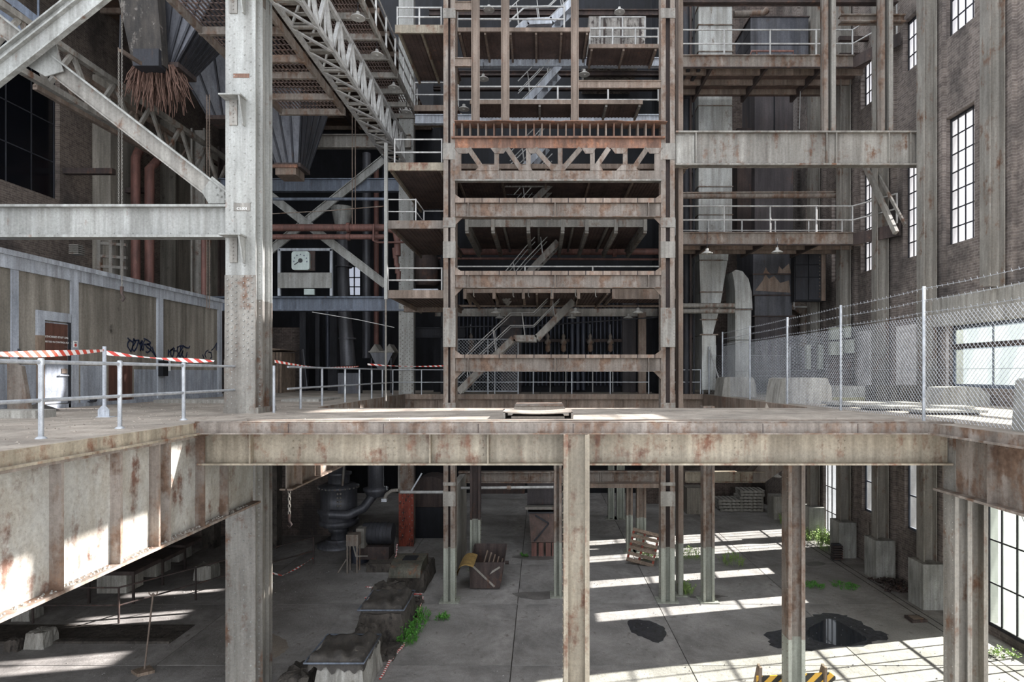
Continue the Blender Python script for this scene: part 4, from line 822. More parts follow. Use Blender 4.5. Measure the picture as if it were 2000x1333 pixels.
for i, (a, b, d, dx, h) in enumerate(((1628, 1800, 15.6, .3, .14), (1700, 1905, 14.0, .2, .12), (1800, 1930, 12.6, .2, .1))):
    B(PX(a, d), PX(b, d), d, d+.7, DZ+.04, DZ+.04+h*.5).obj('flat_slab', mCBLK, None, ('flat concrete slab lying behind the fence, farthest', 'flat concrete slab lying behind the fence, middle', 'flat concrete slab lying behind the fence, nearest')[i], 'slab')
    B(PX(a, d)+.1, PX(b, d)-.1, d+.1, d+.6, DZ, DZ+.04).obj('timber_bearer', mRDK, None, ('dark bearer under the farthest flat slab', 'dark bearer under the middle flat slab', 'dark bearer under the nearest flat slab')[i], 'bearer')
# ================================================================== LEFT: CONTROL ROOM
CX = -11.8
def YC(x): return CX*F/(x-VX)
cr = E('control_room', 'low flat-roofed control room block with streaked grey walls', 'building', (CX-2, 17, DZ), kind='thing')
B(CX-5, CX, 9.5, 22.7, DZ, 9.6).obj('wall', mCTRL, cr)
B(CX-5.1, CX+.1, 9.4, 22.8, 9.62, 9.74).obj('roof_slab', mWHIT, cr)
B(CX, CX+.05, 9.4, 22.75, 9.33, 9.62).obj('cornice_band', mWHIT, cr)
B(CX, CX+.06, 9.4, 22.75, DZ, DZ+.1).obj('plinth', mDADO, cr)
for a, b in ((136, 150), (305, 316), (424, 431)):
    B(CX, CX+.05, YC(a), YC(b), DZ+.1, 9.33).obj('pilaster', mWHIT, cr)
B(CX, CX+.02, 9.4, YC(70), DZ+.1, 7.2).obj('dado_panel', mDADO, cr); B(CX, CX+.02, YC(157), YC(200), DZ+.1, 7.2).obj('dado_panel', mDADO, cr)
B(CX, CX+.02, YC(262), YC(424), DZ+.1, 7.12).obj('dado_panel', mDADO, cr); B(CX, CX+.02, YC(212), YC(257), DZ, 7.25).obj('boarded_hatch', mDOOR, cr)
B(CX, CX+.03, YC(20), YC(34), DZ+.1, 9.33).obj('wall_strip', mDADO, cr)
dy0, dy1, dzt = YC(83), YC(130), 8.24
df = E('door_frame', None, None, (0, 0, 0)); df.parent = cr; df.location = -origin(cr); 
B(CX, CX+.06, YC(69), dy0, DZ+.1, 7.9).obj('jamb', mWOOD, df); B(CX, CX+.06, YC(69), dy0, 7.9, dzt+.25).obj('jamb', mWHIT, df); B(CX, CX+.06, dy0, YC(134), dzt+.03, dzt+.25).obj('lintel', mWHIT, df); B(CX, CX+.06, dy1, YC(134), DZ, dzt+.03).obj('jamb', mDARK, df)
dr = B(CX, CX+.035, dy0, dy1, DZ+.12, dzt).obj('door', mDADO, cr)
B(CX+.035, CX+.05, dy0+.03, dy1-.03, 7.27, dzt-.03).obj('door_panel', mDOOR, dr)
B(CX+.035, CX+.06, dy1-.22, dy1-.05, 7.0, 7.12).obj('lock_plate', mRUST, dr); G().tube([(CX+.09, dy1-.35, 6.95), (CX+.09, dy1-.05, 6.95)], .02, 6).obj('handle', mGALV, dr)
RX = (math.pi/2, 0, math.pi/2)
ym = (dy0+dy1)/2
text('AUTHORISED STAFF ONLY', .068, (CX+.055, ym, 7.86), RX, mWHITE, parent=dr, ex=.001)
text('PERMITTED IN CONTROL ROOM', .062, (CX+.055, ym, 7.74), RX, mWHITE, parent=dr, ex=.001)
text('- -', .06, (CX+.055, dy1-.1, 7.64), RX, mWHITE, parent=dr, ex=.001)
sgn = B(CX+.05, CX+.06, YC(139), YC(147), PZ(679, 15.5), PZ(666, 15.5)).obj('notice', mWHITE, None, 'small white notice with a red mark on the white pilaster by the door', 'sign')
G().tube([(CX+.06, YC(143), PZ(674.5, 15.5)), (CX+.065, YC(143), PZ(674.5, 15.5))], .04, 14).obj('red_mark', mREDI, sgn)
for z_ in (.105, .125): B(CX+.06, CX+.063, YC(140.5), YC(145.5), PZ(679, 15.5)+z_, PZ(679, 15.5)+z_+.01).obj('printed_line', mBLACK, sgn)
# graffiti strokes (10x crop coordinates)
gr = [[(85, 205), (130, 250), (190, 290)], [(125, 255), (90, 300), (85, 370), (150, 475), (190, 360), (200, 240), (205, 215), (240, 290), (180, 370), (180, 430), (215, 465), (260, 400), (290, 290), (310, 245)],
      [(205, 260), (300, 250)], [(300, 245), (320, 330), (375, 250)], [(345, 280), (335, 460), (375, 340), (420, 250)], [(375, 255), (355, 400), (390, 450), (405, 330), (470, 330), (540, 310)], [(400, 215), (470, 245), (540, 300)],
      [(430, 330), (470, 390), (530, 430), (590, 500), (640, 575)], [(440, 470), (470, 495), (520, 460), (545, 400), (520, 350), (460, 325)], [(560, 380), (600, 480), (640, 575)],
      [(885, 430), (880, 560)], [(885, 510), (920, 450), (975, 425)], [(990, 395), (925, 450), (930, 540), (965, 575), (985, 500), (1000, 400)], [(975, 455), (1050, 460)], [(1070, 370), (1055, 450), (1075, 520), (1030, 610)], [(1050, 400), (1100, 365), (1190, 360)],
      [(1180, 370), (1240, 400), (1290, 400), (1300, 360)], [(1170, 380), (1110, 470), (1070, 530), (1110, 590), (1170, 450)], [(1165, 460), (1145, 540), (1205, 610), (1240, 550), (1250, 480)], [(1120, 380), (1100, 560)],
      [(1665, 440), (1620, 470), (1595, 530), (1625, 600)], [(1665, 480), (1720, 490), (1730, 590), (1700, 600)], [(1725, 450), (1780, 390), (1830, 300), (1820, 350), (1820, 450)], [(1550, 530), (1580, 600)]]
names = ('dark blue looping graffiti tag on the middle control room wall panel', 'dark blue angular graffiti tag on the far control room wall panel', 'partly faded graffiti tag at the control room corner')
for k, (a, b) in enumerate(((0, 10), (10, 20), (20, 24))):
    g = G()
    for s_ in gr[a:b]:
        pp = []
        for cx_, cy_ in s_:
            x_ = 240+cx_/10; y_ = 640+cy_/10; d = YC(x_); pp.append(Vector((CX+.012, d, PZ(y_, d))))
        for p, q in zip(pp[:-1], pp[1:]): g.bar(p, q, .006, .035+.015*R.random(), (0, 0, 1))
    g.obj('graffiti', mINK, None, names[k], 'graffiti')
t = E('wall_box', 'blue black box with a torn safety notice on the far pilaster', 'box', (CX+.1, 19, 7)); B(CX+.05, CX+.2, YC(306), YC(316), PZ(735, 19), PZ(705, 19)).obj('box', mBLACK, t)
nt_ = B(CX+.06, CX+.07, YC(317), YC(329), PZ(725, 19.3), PZ(704, 19.3)).obj('notice', mWHITE, t); G().tube([(CX+.07, YC(322), PZ(711, 19.3)), (CX+.074, YC(322), PZ(711, 19.3))], .09, 16).obj('round_symbol', mBLUE, nt_)
G().tube([(CX+.074, YC(322), PZ(711, 19.3)), (CX+.078, YC(322), PZ(711, 19.3))], .06, 16).obj('round_symbol_centre', mWHITE, nt_)
t = E('handwheel', 'dark spoked handwheel in the gap past the control room corner', 'wheel', P(434, 725, 23.2))
c_ = Vector(P(434, 728, 23.2)); G().tube([c_+Vector((math.cos(a)*.2, 0, math.sin(a)*.42)) for a in [i*math.pi/8 for i in range(17)]], .025, 6).obj('rim', mDARK, t)
for a in (0, 1.05, 2.1): G().tube([c_-Vector((math.cos(a)*.2, 0, math.sin(a)*.42)), c_+Vector((math.cos(a)*.2, 0, math.sin(a)*.42))], .015, 5).obj('spoke', mDARK, t)
# left railing on the well edge
t = rail('galvanised pipe railing along the left walkway in the foreground', [(-6.5, 4.2, DZ), (-6.5, 13.1, DZ)], 1.0, 99, .026, mGALV, posts=False)
for y in (5.2, 6.6, 8.0, 9.5, 11.2):
    G().tube([(-6.5, y, DZ), (-6.5, y, DZ+1.02)], .032, 10).obj('post', mGALV, t); G().lathe((-6.5, y, DZ+.96), [(.036, 0), (.042, .03), (.042, .06), (.03, .09)], 10).obj('fitting', mGALV, t); G().lathe((-6.5, y, DZ), [(.07, 0), (.06, .015), (.04, .03)], 10).obj('foot_flange', mGALV, t)
t = rail('galvanised pipe railing along the left side of the open well', [(-5.75, 14.0, DZ), (-5.75, 24.0, DZ)], 1.0, 99, .024, mGALV, posts=False)
for x in (535, 587, 629, 674, 702, 726, 747): y = 5.75*F/(VX-x); G().tube([(-5.75, y, DZ), (-5.75, y, DZ+1.02)], .03, 10).obj('post', mGALV, t)
t = E('barrier_stand', 'white barrier post with a flat arrow foot holding the tape', 'post', P(204, 822, 12.2))
sx_ = PX(204, 12); G().tube([(sx_, 12, DZ), (sx_, 12, PZ(677, 12))], .035, 10).obj('pole', mWHIT, t)
G().prism([(sx_-.11, DZ), (sx_+.11, DZ), (sx_+.11, DZ+.14), (sx_+.035, DZ+.22), (sx_-.035, DZ+.22), (sx_-.11, DZ+.14)], 'y', 11.97, 11.99).obj('foot_plate', mWHIT, t); B(sx_-.1, sx_+.18, 11.9, 12.1, DZ, DZ+.012).obj('base', mWHIT, t)
def tape(label, pts, w_=.075, m=None):
    g = G(); V = [Vector(p) for p in pts]; n_ = 24; out = []
    for i in range(len(V)-1):
        for k in range(n_):
            s = k/n_; p = V[i].lerp(V[i+1], s); sag = .10*(V[i+1]-V[i]).length/6; p = p-Vector((0, 0, 4*sag*s*(1-s))); out.append(p)
    out.append(V[-1])
    for j, (p, q) in enumerate(zip(out[:-1], out[1:])):
        a = w_/2*(.6+.4*math.cos(j*.35)); b = w_/2*(.6+.4*math.cos((j+1)*.35)); sh = .012*math.sin(j*.35); sh2 = .012*math.sin((j+1)*.35)
        g.add([p-Vector((sh, 0, a)), q-Vector((sh2, 0, b)), q+Vector((sh2, 0, b)), p+Vector((sh, 0, a))], [(0, 1, 2, 3)])
    return g.obj('barrier_tape', m or mTAPEY, None, label, 'tape')
tape('red and white tape from the left frame edge to the white barrier post', [(-7.9, 6.0, PZ(682, 8.0)), (sx_, 12, PZ(685, 12))], .11)
tape('red and white tape from the barrier post to the riveted column', [(sx_, 12, PZ(689, 12)), (-6.9, 13.0, PZ(706, 13))], .09, mTAPE)
tape('red and white tape along the well railing behind the riveted column', [(-6.05, 14.0, PZ(706, 14)), (-5.76, 19.5, PZ(716, 19.5))], .06, mTAPEY)
tape('red and white tape across the far left corner of the well', [(-5.76, 20.5, PZ(712, 20.5)), (-3.1, 24.4, PZ(712, 24.4))], .06, mTAPE)
# deck clutter at left
t = E('sack_broom', 'brown sack and broom leaning on the control room wall', 'broom', (PX(38, 13.6), 13.6, DZ))
G().lathe((PX(38, 13.6), 13.6, DZ), [(.2, 0), (.19, .12), (.13, .4), (.06, .75), (.035, .95)], 12).obj('bristles', mROOT, t); G().tube([(PX(38, 13.6), 13.6, DZ+.9), (PX(37, 13.6), 13.6, DZ+1.4)], .025, 8).obj('handle', mDARK, t)
G().lathe((PX(75, 13.9), 13.9, DZ), [(.4, 0), (.3, .06), (.12, .14), (.03, .17)], 10).obj('rag_heap', mTARP, None, 'low heap of brown rags at the foot of the door', 'rags')
G().prism([(PX(-20, 12.2), DZ), (PX(25, 12.2), DZ), (PX(8, 12.2), DZ+1.0), (PX(-20, 12.2), DZ+1.1)], 'y', 12.6, 12.7).obj('leaning_board', mRUST2, None, 'brown board leaning at the left frame edge', 'board')
B(PX(-10, 11.9), PX(94, 11.9), 11.6, 12.1, DZ, DZ+.15).obj('concrete_kerb', mCBLK, None, 'low concrete kerb beside the left railing', 'kerb')
B(PX(300, 17.5), PX(440, 17.5), 17.5, 18.4, DZ, DZ+.1).obj('concrete_kerb', mCBLK, None, 'low white edged slab before the graffiti wall', 'slab')
B(PX(535, 18), PX(655, 20), 18.5, 20.5, DZ, DZ+.07).obj('concrete_kerb', mCBLK, None, 'low pale slab beside the well railing', 'slab')
t = E('pipe_clamp', 'pair of dark round clamps on the deck by the control room', 'clamp', P(172, 780, 16)); 
for x in (165, 180): G().tube([P(x, 781, 16), (PX(x, 16), 16.1, PZ(781, 16))], .07, 10).obj('ring', mDARK, t)
G().tube([P(165, 784, 16), P(172, 786, 16), P(180, 784, 16)], .02, 6).obj('link', mDARK, t)
# ================================================================== LEFT BIG BEAM, BRACES
girder('riveted_beam', 'long pale grey beam running left from the riveted column', 'x', -17.19, -6.72, 13.4, PZ(463, 13.25), PZ(399, 13.25), .3, mGREY, (), -1, .4, .05, cat='beam')
t = E('cross_brace', 'broad grey channel brace rising to the right across the top left corner', 'brace', P(0, 145, 13.2))
a, b = Vector(P(-60, 185, 13.2)), Vector(P(225, -40, 13.2)); G().bar(a, b, .03, .58).obj('web', mGREY, t)
u = (b-a).normalized(); nrm = Vector((-u.z, 0, u.x))
for s_ in (.27, -.27, .1): G().bar(a+nrm*s_-Vector((0, .06, 0)), b+nrm*s_-Vector((0, .06, 0)), .1, .035).obj('flange', mGREY, t)
t = E('cross_brace', 'grey angle brace falling from the top left to the beam end', 'brace', P(240, 230, 13.5))
a, b = Vector(P(-30, 25, 13.5)), Vector(P(441, 392, 13.5)); G().bar(a, b, .03, .34).obj('web', mGREYD, t)
u = (b-a).normalized(); nrm = Vector((-u.z, 0, u.x)); G().bar(a+nrm*.17-Vector((0, .06, 0)), b+nrm*.17-Vector((0, .06, 0)), .14, .035).obj('flange', mGREY, t); G().bar(a-nrm*.17-Vector((0, .03, 0)), b-nrm*.17-Vector((0, .03, 0)), .06, .03).obj('flange', mGREYD, t)
G().prism([(PX(x, 13.42), PZ(y, 13.42)) for x, y in ((45, 70), (110, 85), (125, 140), (90, 150), (20, 110))], 'y', 13.4, 13.43).obj('gusset_plate', mGREY, t)
G().prism([(PX(x, 13.42), PZ(y, 13.42)) for x, y in ((408, 398), (440, 398), (440, 365), (415, 345), (395, 375))], 'y', 13.4, 13.43).obj('gusset_plate', mGREY, t)
G().rivs([P(x+dx, y+dy, 13.38) for x, y in ((430, 372), (75, 85)) for dx, dy in ((0, 0), (8, 6), (-8, -6), (2, 12), (10, 18), (-6, 8))], (0, -1, 0), .022).obj('rivets', mGREY, t, kind='stuff')
t = E('stair_flight', 'grey stair flight with handrails in the top left corner', 'staircase', P(40, 30, 17))
for k in (0, 40): G().bar(P(-30, -40+k, 17), P(80, 45+k, 17), .06, .2).obj('stringer', mBLUEG, t)
for x in (25, 75): G().tube([P(x, -20, 17), P(x, 55, 17)], .03, 6).obj('post', mBLUEG, t)
G().tube([P(-30, 23, 17), P(30, 23, 17)], .03, 6).obj('handrail', mRUST, t)
# rear X brace bay
girder('bay_beam', 'grey beam across the dark bay above the crossed braces', 'x', -13.5, -5.7, 24.9, PZ(375, 24.9), PZ(350, 24.9), .25, mBLUEG, cat='beam')
girder('bay_beam', 'deep grey beam under the dial frame across the dark bay', 'x', -13.5, -4.8, 24.9, PZ(608, 24.9), PZ(580, 24.9), .3, mBLUEG, (), -1, .5, .06, cat='beam')
girder('bay_beam', 'grey beam high across the dark bay by the gangway end', 'x', -9.5, -5.2, 24.7, PZ(290, 24.7), PZ(264, 24.7), .25, mGREYD, cat='beam')
girder('bay_beam', 'cream rust streaked beam between the gangway end and the tower', 'x', -5.7, -3.2, 25.2, PZ(247, 25.2), PZ(224, 25.2), .25, mBEAM, cat='beam')
for i, (a, b, lb) in enumerate((((527, 382), (754, 557), 'crossed brace falling to the right in the dark bay'), ((527, 491), (750, 312), 'crossed brace rising to the right in the dark bay'))):
    t = E('bay_brace', lb, 'brace', P(640, 440, 24.6+i*.15)); a, b = Vector(P(*a, 24.6+i*.15)), Vector(P(*b, 24.6+i*.15))
    G().bar(a, b, .04, .3).obj('web', mGREY, t); u = (b-a).normalized(); nrm = Vector((-u.z, 0, u.x))
    for s_ in (.15, -.15): G().bar(a+nrm*s_-Vector((0, .04, 0)), b+nrm*s_-Vector((0, .04, 0)), .1, .03).obj('flange', mGREY, t)
for y, r, lb in ((445, .14, 'upper thick red brown pipe across the dark bay'), (463, .10, 'lower red brown pipe across the dark bay'), (389, .06, 'thin grey pipe above the red brown pipes')):
    d = 23.9; t = G().tube([P(520, y, d), P(752, y, d)], r, 12).obj('bay_pipe', mPIPE if y > 400 else mBLUEG, None, lb, 'pipe')
    if y > 400: G().tube([P(678, y, d), P(684, y, d)], r*1.4, 12).obj('pipe_flange', mPIPE, t)
G().tube([P(730, 438, 23.6), P(729, 470, 23.6), P(735, 474, 23.6), P(822, 473, 23.6)], .04, 8).obj('bent_pipe', mPIPE, None, 'thin bent brown pipe hanging from the red brown pipe', 'pipe')
G().tube([P(527, 418, 22), P(640, 412, 22), P(750, 403, 22)], .018, 6).obj('slack_cable', mRUST2, None, 'thin cable across the crossed braces', 'cable')
G().tube([P(610, 610, 22), P(700, 625, 22), P(770, 640, 22)], .015, 6).obj('slack_cable', mRAILW, None, 'thin white cable below the dial frame', 'cable')
for i, x in enumerate((688, 694)): G().tube([P(x, 210, 23.5), P(x, 438, 23.5)], .02, 6).obj('hanger_rod', mRUST, None, ('left thin hanger rod over the red brown pipe', 'right thin hanger rod over the red brown pipe')[i], 'rod')
# dial frame
d = 24.6; t = E('gauge_stand', 'grey steel frame holding a square dial gauge', 'frame', (PX(595, d), d, PZ(578, d)))
for x in (542, 644): B(PX(x, d), PX(x+5, d), d, d+.1, PZ(578, d), PZ(487, d)).obj('post', mWHIT, t)
B(PX(544, d), PX(648, d), d, d+.1, PZ(490, d), PZ(485, d)).obj('top_bar', mWHIT, t); B(PX(543, d), PX(648, d), d-.03, d+.05, PZ(563, d), PZ(533, d)).obj('panel', mGREY, t)
t = E('dial_gauge', 'square dial gauge with rounded corners and a black pointer', 'gauge', (PX(594, d), d-.1, PZ(532, d)))
rr = []
gx, gz, hw, hh = PX(591.5, d), PZ(511.5, d), .35, .37
for q, (sx1, sz1) in enumerate(((1, 1), (-1, 1), (-1, -1), (1, -1))):
    for k in range(5): a = math.pi/2*(q+k/4); rr.append((gx+sx1*(hw-.1)+.1*math.cos(a), gz+sz1*(hh-.1)+.1*math.sin(a)))
G().prism(rr, 'y', d-.25, d-.12).obj('dial_face', mDIAL, t); B(gx-.3, gx+.52, d-.12, d-.03, gz-.38, gz+.4).obj('back_box', mRDK, t)
G().tube([(gx+.0, d-.255, gz), (gx-.0, d-.26, gz)], .09, 14).obj('hub', mBLACK, t); G().bar((gx-.04, d-.26, gz-.03), (gx-.24, d-.26, gz-.17), .006, .035).obj('pointer', mBLACK, t)
for k in range(7):
    a = math.radians(-10+k*33); G().tube([(gx+.26*math.cos(a), d-.252, gz+.24*math.sin(a)), (gx+.26*math.cos(a), d-.256, gz+.24*math.sin(a))], .03, 8).obj('scale_mark', mBLUEG, t)
G().box(PX(594, d), PX(614, d), d-.02, d+.08, PZ(576, d), PZ(565, d)).obj('junction_box', mDIAL, None, 'small pale junction box under the dial frame panel', 'box')
# dark bay background: chutes, pipes, bin
t = E('coal_chute', 'grey funnel and long chute pipe slanting down the dark bay', 'chute', P(668, 420, 28))
G().lathe(P(668, 455, 28), [(.22, 0), (.3, .25), (.42, .8), (.5, 1.1), (.52, 1.15)], 16).obj('funnel', mDUCT, t); G().tube([P(668, 455, 28), P(672, 590, 28), P(680, 715, 28)], [.24, .28, .34], 14).obj('chute_pipe', mSHEET, t)
for y in (520, 600, 660): G().tube([P(668+(y-455)*.05, y, 28), P(668+(y-455)*.05, y+3, 28)], .38, 14).obj('flange', mSHEET, t)
for i, (x, r, y0_, y1_, m, lb) in enumerate(((716, .2, 300, 700, mSHEET, 'dark grey downpipe right of the small bright window'), (735, .12, 330, 700, mPIPE, 'brown downpipe deep in the dark bay'), (640, .1, 600, 720, mTUBE, 'thin dark downpipe under the deep beam'), (750, .1, 300, 700, mTUBE, 'thin dark pipe next to the far column'))):
    G().tube([P(x, y0_, 29), P(x, y1_, 29)], r, 12).obj('downpipe', m, None, lb, 'pipe')
for i, (x, w_) in enumerate(((585, 12), (616, 8), (640, 18))): B(PX(x, 30), PX(x+w_, 30), 30, 30.4, DZ, PZ(610, 30)).obj('bay_post', mDARK, None, ('dark post in the bay, leftmost of three', 'dark narrow post in the bay, middle of three', 'dark broad riveted post in the bay')[i], 'post')
B(PX(527, 31), PX(585, 31), 31, 31.3, DZ, PZ(640, 31)).obj('block_wall', mBRICKX, None, 'dark blockwork screen in the bay under the dial', 'wall', kind='thing')
t = E('timber_shed', 'small wooden hut at the back of the bay beside the column', 'hut', P(535, 770, 27)); B(PX(520, 27), PX(550, 27), 27, 28.5, DZ, PZ(688, 27)).obj('wall', mWOOD, t); G().prism([(PX(518, 27), PZ(686, 27)), (PX(556, 27), PZ(684, 27)), (PX(518, 27), PZ(678, 27))], 'y', 26.9, 28.6).obj('roof', mWOOD, t)
for x in (524, 531, 538, 545): B(PX(x, 27)-.01, PX(x, 27)+.01, 26.97, 27, DZ, PZ(688, 27)).obj('batten', mRDK, t)
t = E('twin_hopper', 'grey twin-peaked feed hopper on legs in the bay', 'hopper', P(745, 770, 27)); d = 27
G().prism([(PX(722, d), PZ(688, d)), (PX(768, d), PZ(688, d)), (PX(752, d), PZ(722, d)), (PX(738, d), PZ(722, d))], 'y', d, d+1).obj('body', mSHEET, t); B(PX(720, d), PX(770, d), d-.05, d+1, PZ(689, d), PZ(686, d)).obj('rim', mGREYD, t)
for x in (722, 750): G().prism([(PX(x, d), PZ(686, d)), (PX(x+19, d), PZ(686, d)), (PX(x+10, d), PZ(672, d))], 'y', d, d+.9).obj('cap', mGREYD, t)
for x in (724, 762): B(PX(x, d), PX(x+3, d), d, d+.1, DZ, PZ(700, d)).obj('leg', mDARK, t)
B(PX(660, 26), PX(700, 26), 26, 26.6, DZ, PZ(729, 26)).obj('equipment_block', mSHEET, None, 'grey box unit on the deck in the dark bay', 'box')
G().bar(P(590, 684, 27), P(598, 757, 26.6), .05, .22).obj('leaning_plank', mSHEET, None, 'grey plank leaning in the dark bay', 'plank')
# ================================================================== HOPPERS, CHAINS, ROOTS, TRUSS top left
def frus(t, nm, c, b, tp, z0_, z1_, m, ct=None):
    ct = ct or c; vs = [(c[0]+sx*b[0], c[1]+sy*b[1], z0_) for sx, sy in ((-1, -1), (1, -1), (1, 1), (-1, 1))]+[(ct[0]+sx*tp[0], ct[1]+sy*tp[1], z1_) for sx, sy in ((-1, -1), (1, -1), (1, 1), (-1, 1))]
    o = G().add(vs, [(3, 2, 1, 0), (4, 5, 6, 7), (0, 1, 5, 4), (1, 2, 6, 5), (2, 3, 7, 6), (3, 0, 4, 7)]).obj(nm, m, t); return [Vector(v) for v in vs]
def hopper(label, c, b, tp, z0_, z1_, ct, nr=4, m=mSHEET):
    t = E('bunker_hopper', label, 'hopper', (c[0], c[1], z0_)); v = frus(t, 'shell', c, b, tp, z0_, z1_, m, ct)
    for i in range(nr+1):
        k = i/nr
        for a0, a1, b0, b1 in ((0, 1, 4, 5), (1, 2, 5, 6)):
            p = v[a0].lerp(v[a1], k); q = v[b0].lerp(v[b1], k); G().bar(p, q, .06, .09, (0, -1, 0)).obj('rib', mDARK, t)
    B(c[0]-b[0]-.06, c[0]+b[0]+.06, c[1]-b[1]-.06, c[1]+b[1]+.06, z0_-.12, z0_+.02).obj('outlet_collar', mRDK, t); return t
hopper('steel coal hopper with ribs high on the left, roots trailing from its mouth', (PX(326, 17.5), 17.8), (.36, .4), (2.7, 1.5), PZ(128, 17.5), 21, (PX(326, 17.5)+.7, 18.8), 6)
t = E('concrete_chute', 'blackened peeling chute in front of the ribbed hopper', 'chute', P(285, 125, 16.9)); v = frus(t, 'shell', (PX(290, 16.9), 17), (.42, .12), (.75, .3), PZ(128, 16.9), 20.7, weath('peeling_black_plate', '4a443e', '33302d', '97918a', .35, 1.5, .3, .8, 0, .4, .3), (PX(240, 16.9), 17))
B(PX(262, 16.8), PX(312, 16.8), 16.75, 17.2, PZ(130, 16.8), PZ(97, 16.8)).obj('mouth_box', mDARK, t)
hopper('dark hopper behind the ribbed one beside the riveted column', (PX(425, 22), 22.5), (.4, .4), (1.8, 1.6), PZ(225, 22), 20, (PX(400, 22), 22.5), 3)
hopper('ribbed dark hopper right of the riveted column below the grating', (PX(564, 22), 22.3), (.42, .4), (.95, 1.2), PZ(322, 22), PZ(190, 22), (PX(565, 22)-.2, 22.5), 4)
t = E('hopper_gate', 'rusty slide gate under the ribbed hopper right of the column', 'gate', P(560, 345, 21.9)); B(PX(540, 21.9), PX(580, 21.9), 21.8, 22.6, PZ(343, 21.9), PZ(325, 21.9)).obj('gate_box', mRUST, t); B(PX(530, 21.9), PX(583, 21.9), 21.75, 21.85, PZ(330, 21.9), PZ(324, 21.9)).obj('rail', mORU, t)
# roots
g = G()
for i in range(230):
    x = PX(R.uniform(262, 345), 17.3); y = 17.3+R.uniform(-.2, .5); zt = PZ(R.uniform(125, 150), 17.3); ln = R.uniform(.35, 1.15)*(1.0 if abs(x-PX(305, 17.3)) < .5 else .7)
    sp = (x-PX(305, 17.3))*R.uniform(.1, .5); p = [(x, y, zt)]
    for k in range(1, 5): p.append((x+sp*k/4+R.uniform(-.03, .03), y+R.uniform(-.03, .03), zt-ln*k/4))
    g.tube(p, [.022, .02, .016, .014, .008], 4, False)
g.obj('hanging_roots', mROOT, None, 'tangle of rusty brown fibres hanging from the hopper mouth', 'roots', kind='stuff')
def chainl(label, x, y, z0_, z1_, hook=True, m=None, r=.017, two=False):
    m = m or mGREYD; t = E('hanging_chain', label, 'chain', (x, y, z0_)); g = G(); zz = z1_; k = 0; L = r*3.2
    while zz > z0_:
        dx, dy = (r*.8, 0) if k % 2 else (0, r*.8)
        for s_ in (1, -1): g.tube([(x+dx*s_*.3, y+dy*s_*.3, zz), (x+dx*s_, y+dy*s_, zz-L*.25), (x+dx*s_, y+dy*s_, zz-L*.75), (x+dx*s_*.3, y+dy*s_*.3, zz-L)], r*.35, 4, False)
        zz -= L*.8; k += 1
    g.obj('links', m, t, kind='stuff')
    if hook: G().tube([(x, y, z0_), (x, y, z0_-.18), (x+.06, y, z0_-.26), (x+.02, y, z0_-.33), (x-.05, y, z0_-.28)], [.04, .03, .025, .02, .01], 8).obj('hook', mRDK, t)
    return t
chainl('long hanging chain with a hook in front of the control room', PX(238, 13.9), 13.9, PZ(560, 13.9), 22)
chainl('second strand of the long chain, ending above the beam', PX(232, 13.9), 13.9, PZ(395, 13.9), PZ(100, 13.9), False)
chainl('hanging chain just left of the riveted column', PX(409, 18), 18, PZ(600, 18), PZ(185, 18), False, mRUST)
chainl('second strand of the chain just left of the riveted column', PX(404, 18), 18, PZ(600, 18), PZ(185, 18), False, mRUST)
chainl('short hooked chain hanging below the left walkway girder', PX(565, 15.6), 15.6, PZ(1005, 15.6), PZ(950, 15.6), True, mGREYD, .035)
t = E('chain_arm', 'brown lever arm at the hopper mouth holding the chain', 'lever', P(250, 110, 14.2)); G().bar(P(233, 97, 14.2), P(275, 124, 16.6), .06, .09).obj('arm', mRUST, t); G().tube([P(236, 30, 14), P(234, 95, 14)], .02, 6).obj('rod', mDARK, t)
# long lattice truss
def ltruss(label, x, ya, yb, z0_, z1_, n_, m, w_=.1, nm='lattice_truss'):
    t = E(nm, label, 'truss', (x, (ya+yb)/2, z0_)); G().bar((x, ya, z0_), (x, yb, z0_), w_, w_).obj('bottom_chord', m, t); G().bar((x, ya, z1_), (x, yb, z1_), w_, w_).obj('top_chord', m, t)
    for i in range(n_):
        a = ya+(yb-ya)*i/n_; b = ya+(yb-ya)*(i+1)/n_; mid = (a+b)/2
        G().bar((x, a, z0_), (x, mid, z1_), w_*.6, w_*.7).obj('diagonal', m, t); G().bar((x, mid, z1_), (x, b, z0_), w_*.6, w_*.7).obj('diagonal', m, t)
    return t
ltruss('dark lattice truss running away under the roof at the left', -13.0, 14.5, 26.5, 14.6, 15.9, 7, mGREYD, .16)
ltruss('second rusty lattice truss nearer the left wall', -14.8, 18, 32, 15.4, 16.6, 8, mRUST, .14)
for i in range(2, 6): B(-17.19, -15.4, 17.5+i*2.3, 17.7+i*2.3, 14.2+.0, 14.4).obj('wall_bracket_beam', mRDK, None, ('nearest', 'second', 'third', 'fourth', 'fifth', 'farthest')[i]+' dark beam jutting from the left wall', 'beam', kind='thing')
for x, lb in ((265, 'left thick red brown standpipe behind the control room'), (292, 'right thick red brown standpipe behind the control room')):
    d = 24; G().tube([(PX(x-22 if x < 280 else x+18, d), d+2, PZ(255 if x < 280 else 290, d)), (PX(x-8 if x < 280 else x+4, d), d+.6, PZ(270 if x < 280 else 296, d)), P(x, 310 if x < 280 else 330, d), P(x, 560, d), P(x, 640, d)], .17, 12).obj('standpipe', mPIPE, None, lb, 'pipe')
G().tube([P(398, 460, 22), P(398, 590, 22)], .09, 10).obj('standpipe', mPIPE, None, 'slim brown standpipe left of the riveted column', 'pipe')
G().tube([(CX-2, 17.5, 9.9), (CX-1.2, 20.5, 9.9)], .16, 12).obj('roof_pipe', mPIPE, None, 'rusty pipe lying on the control room roof', 'pipe')
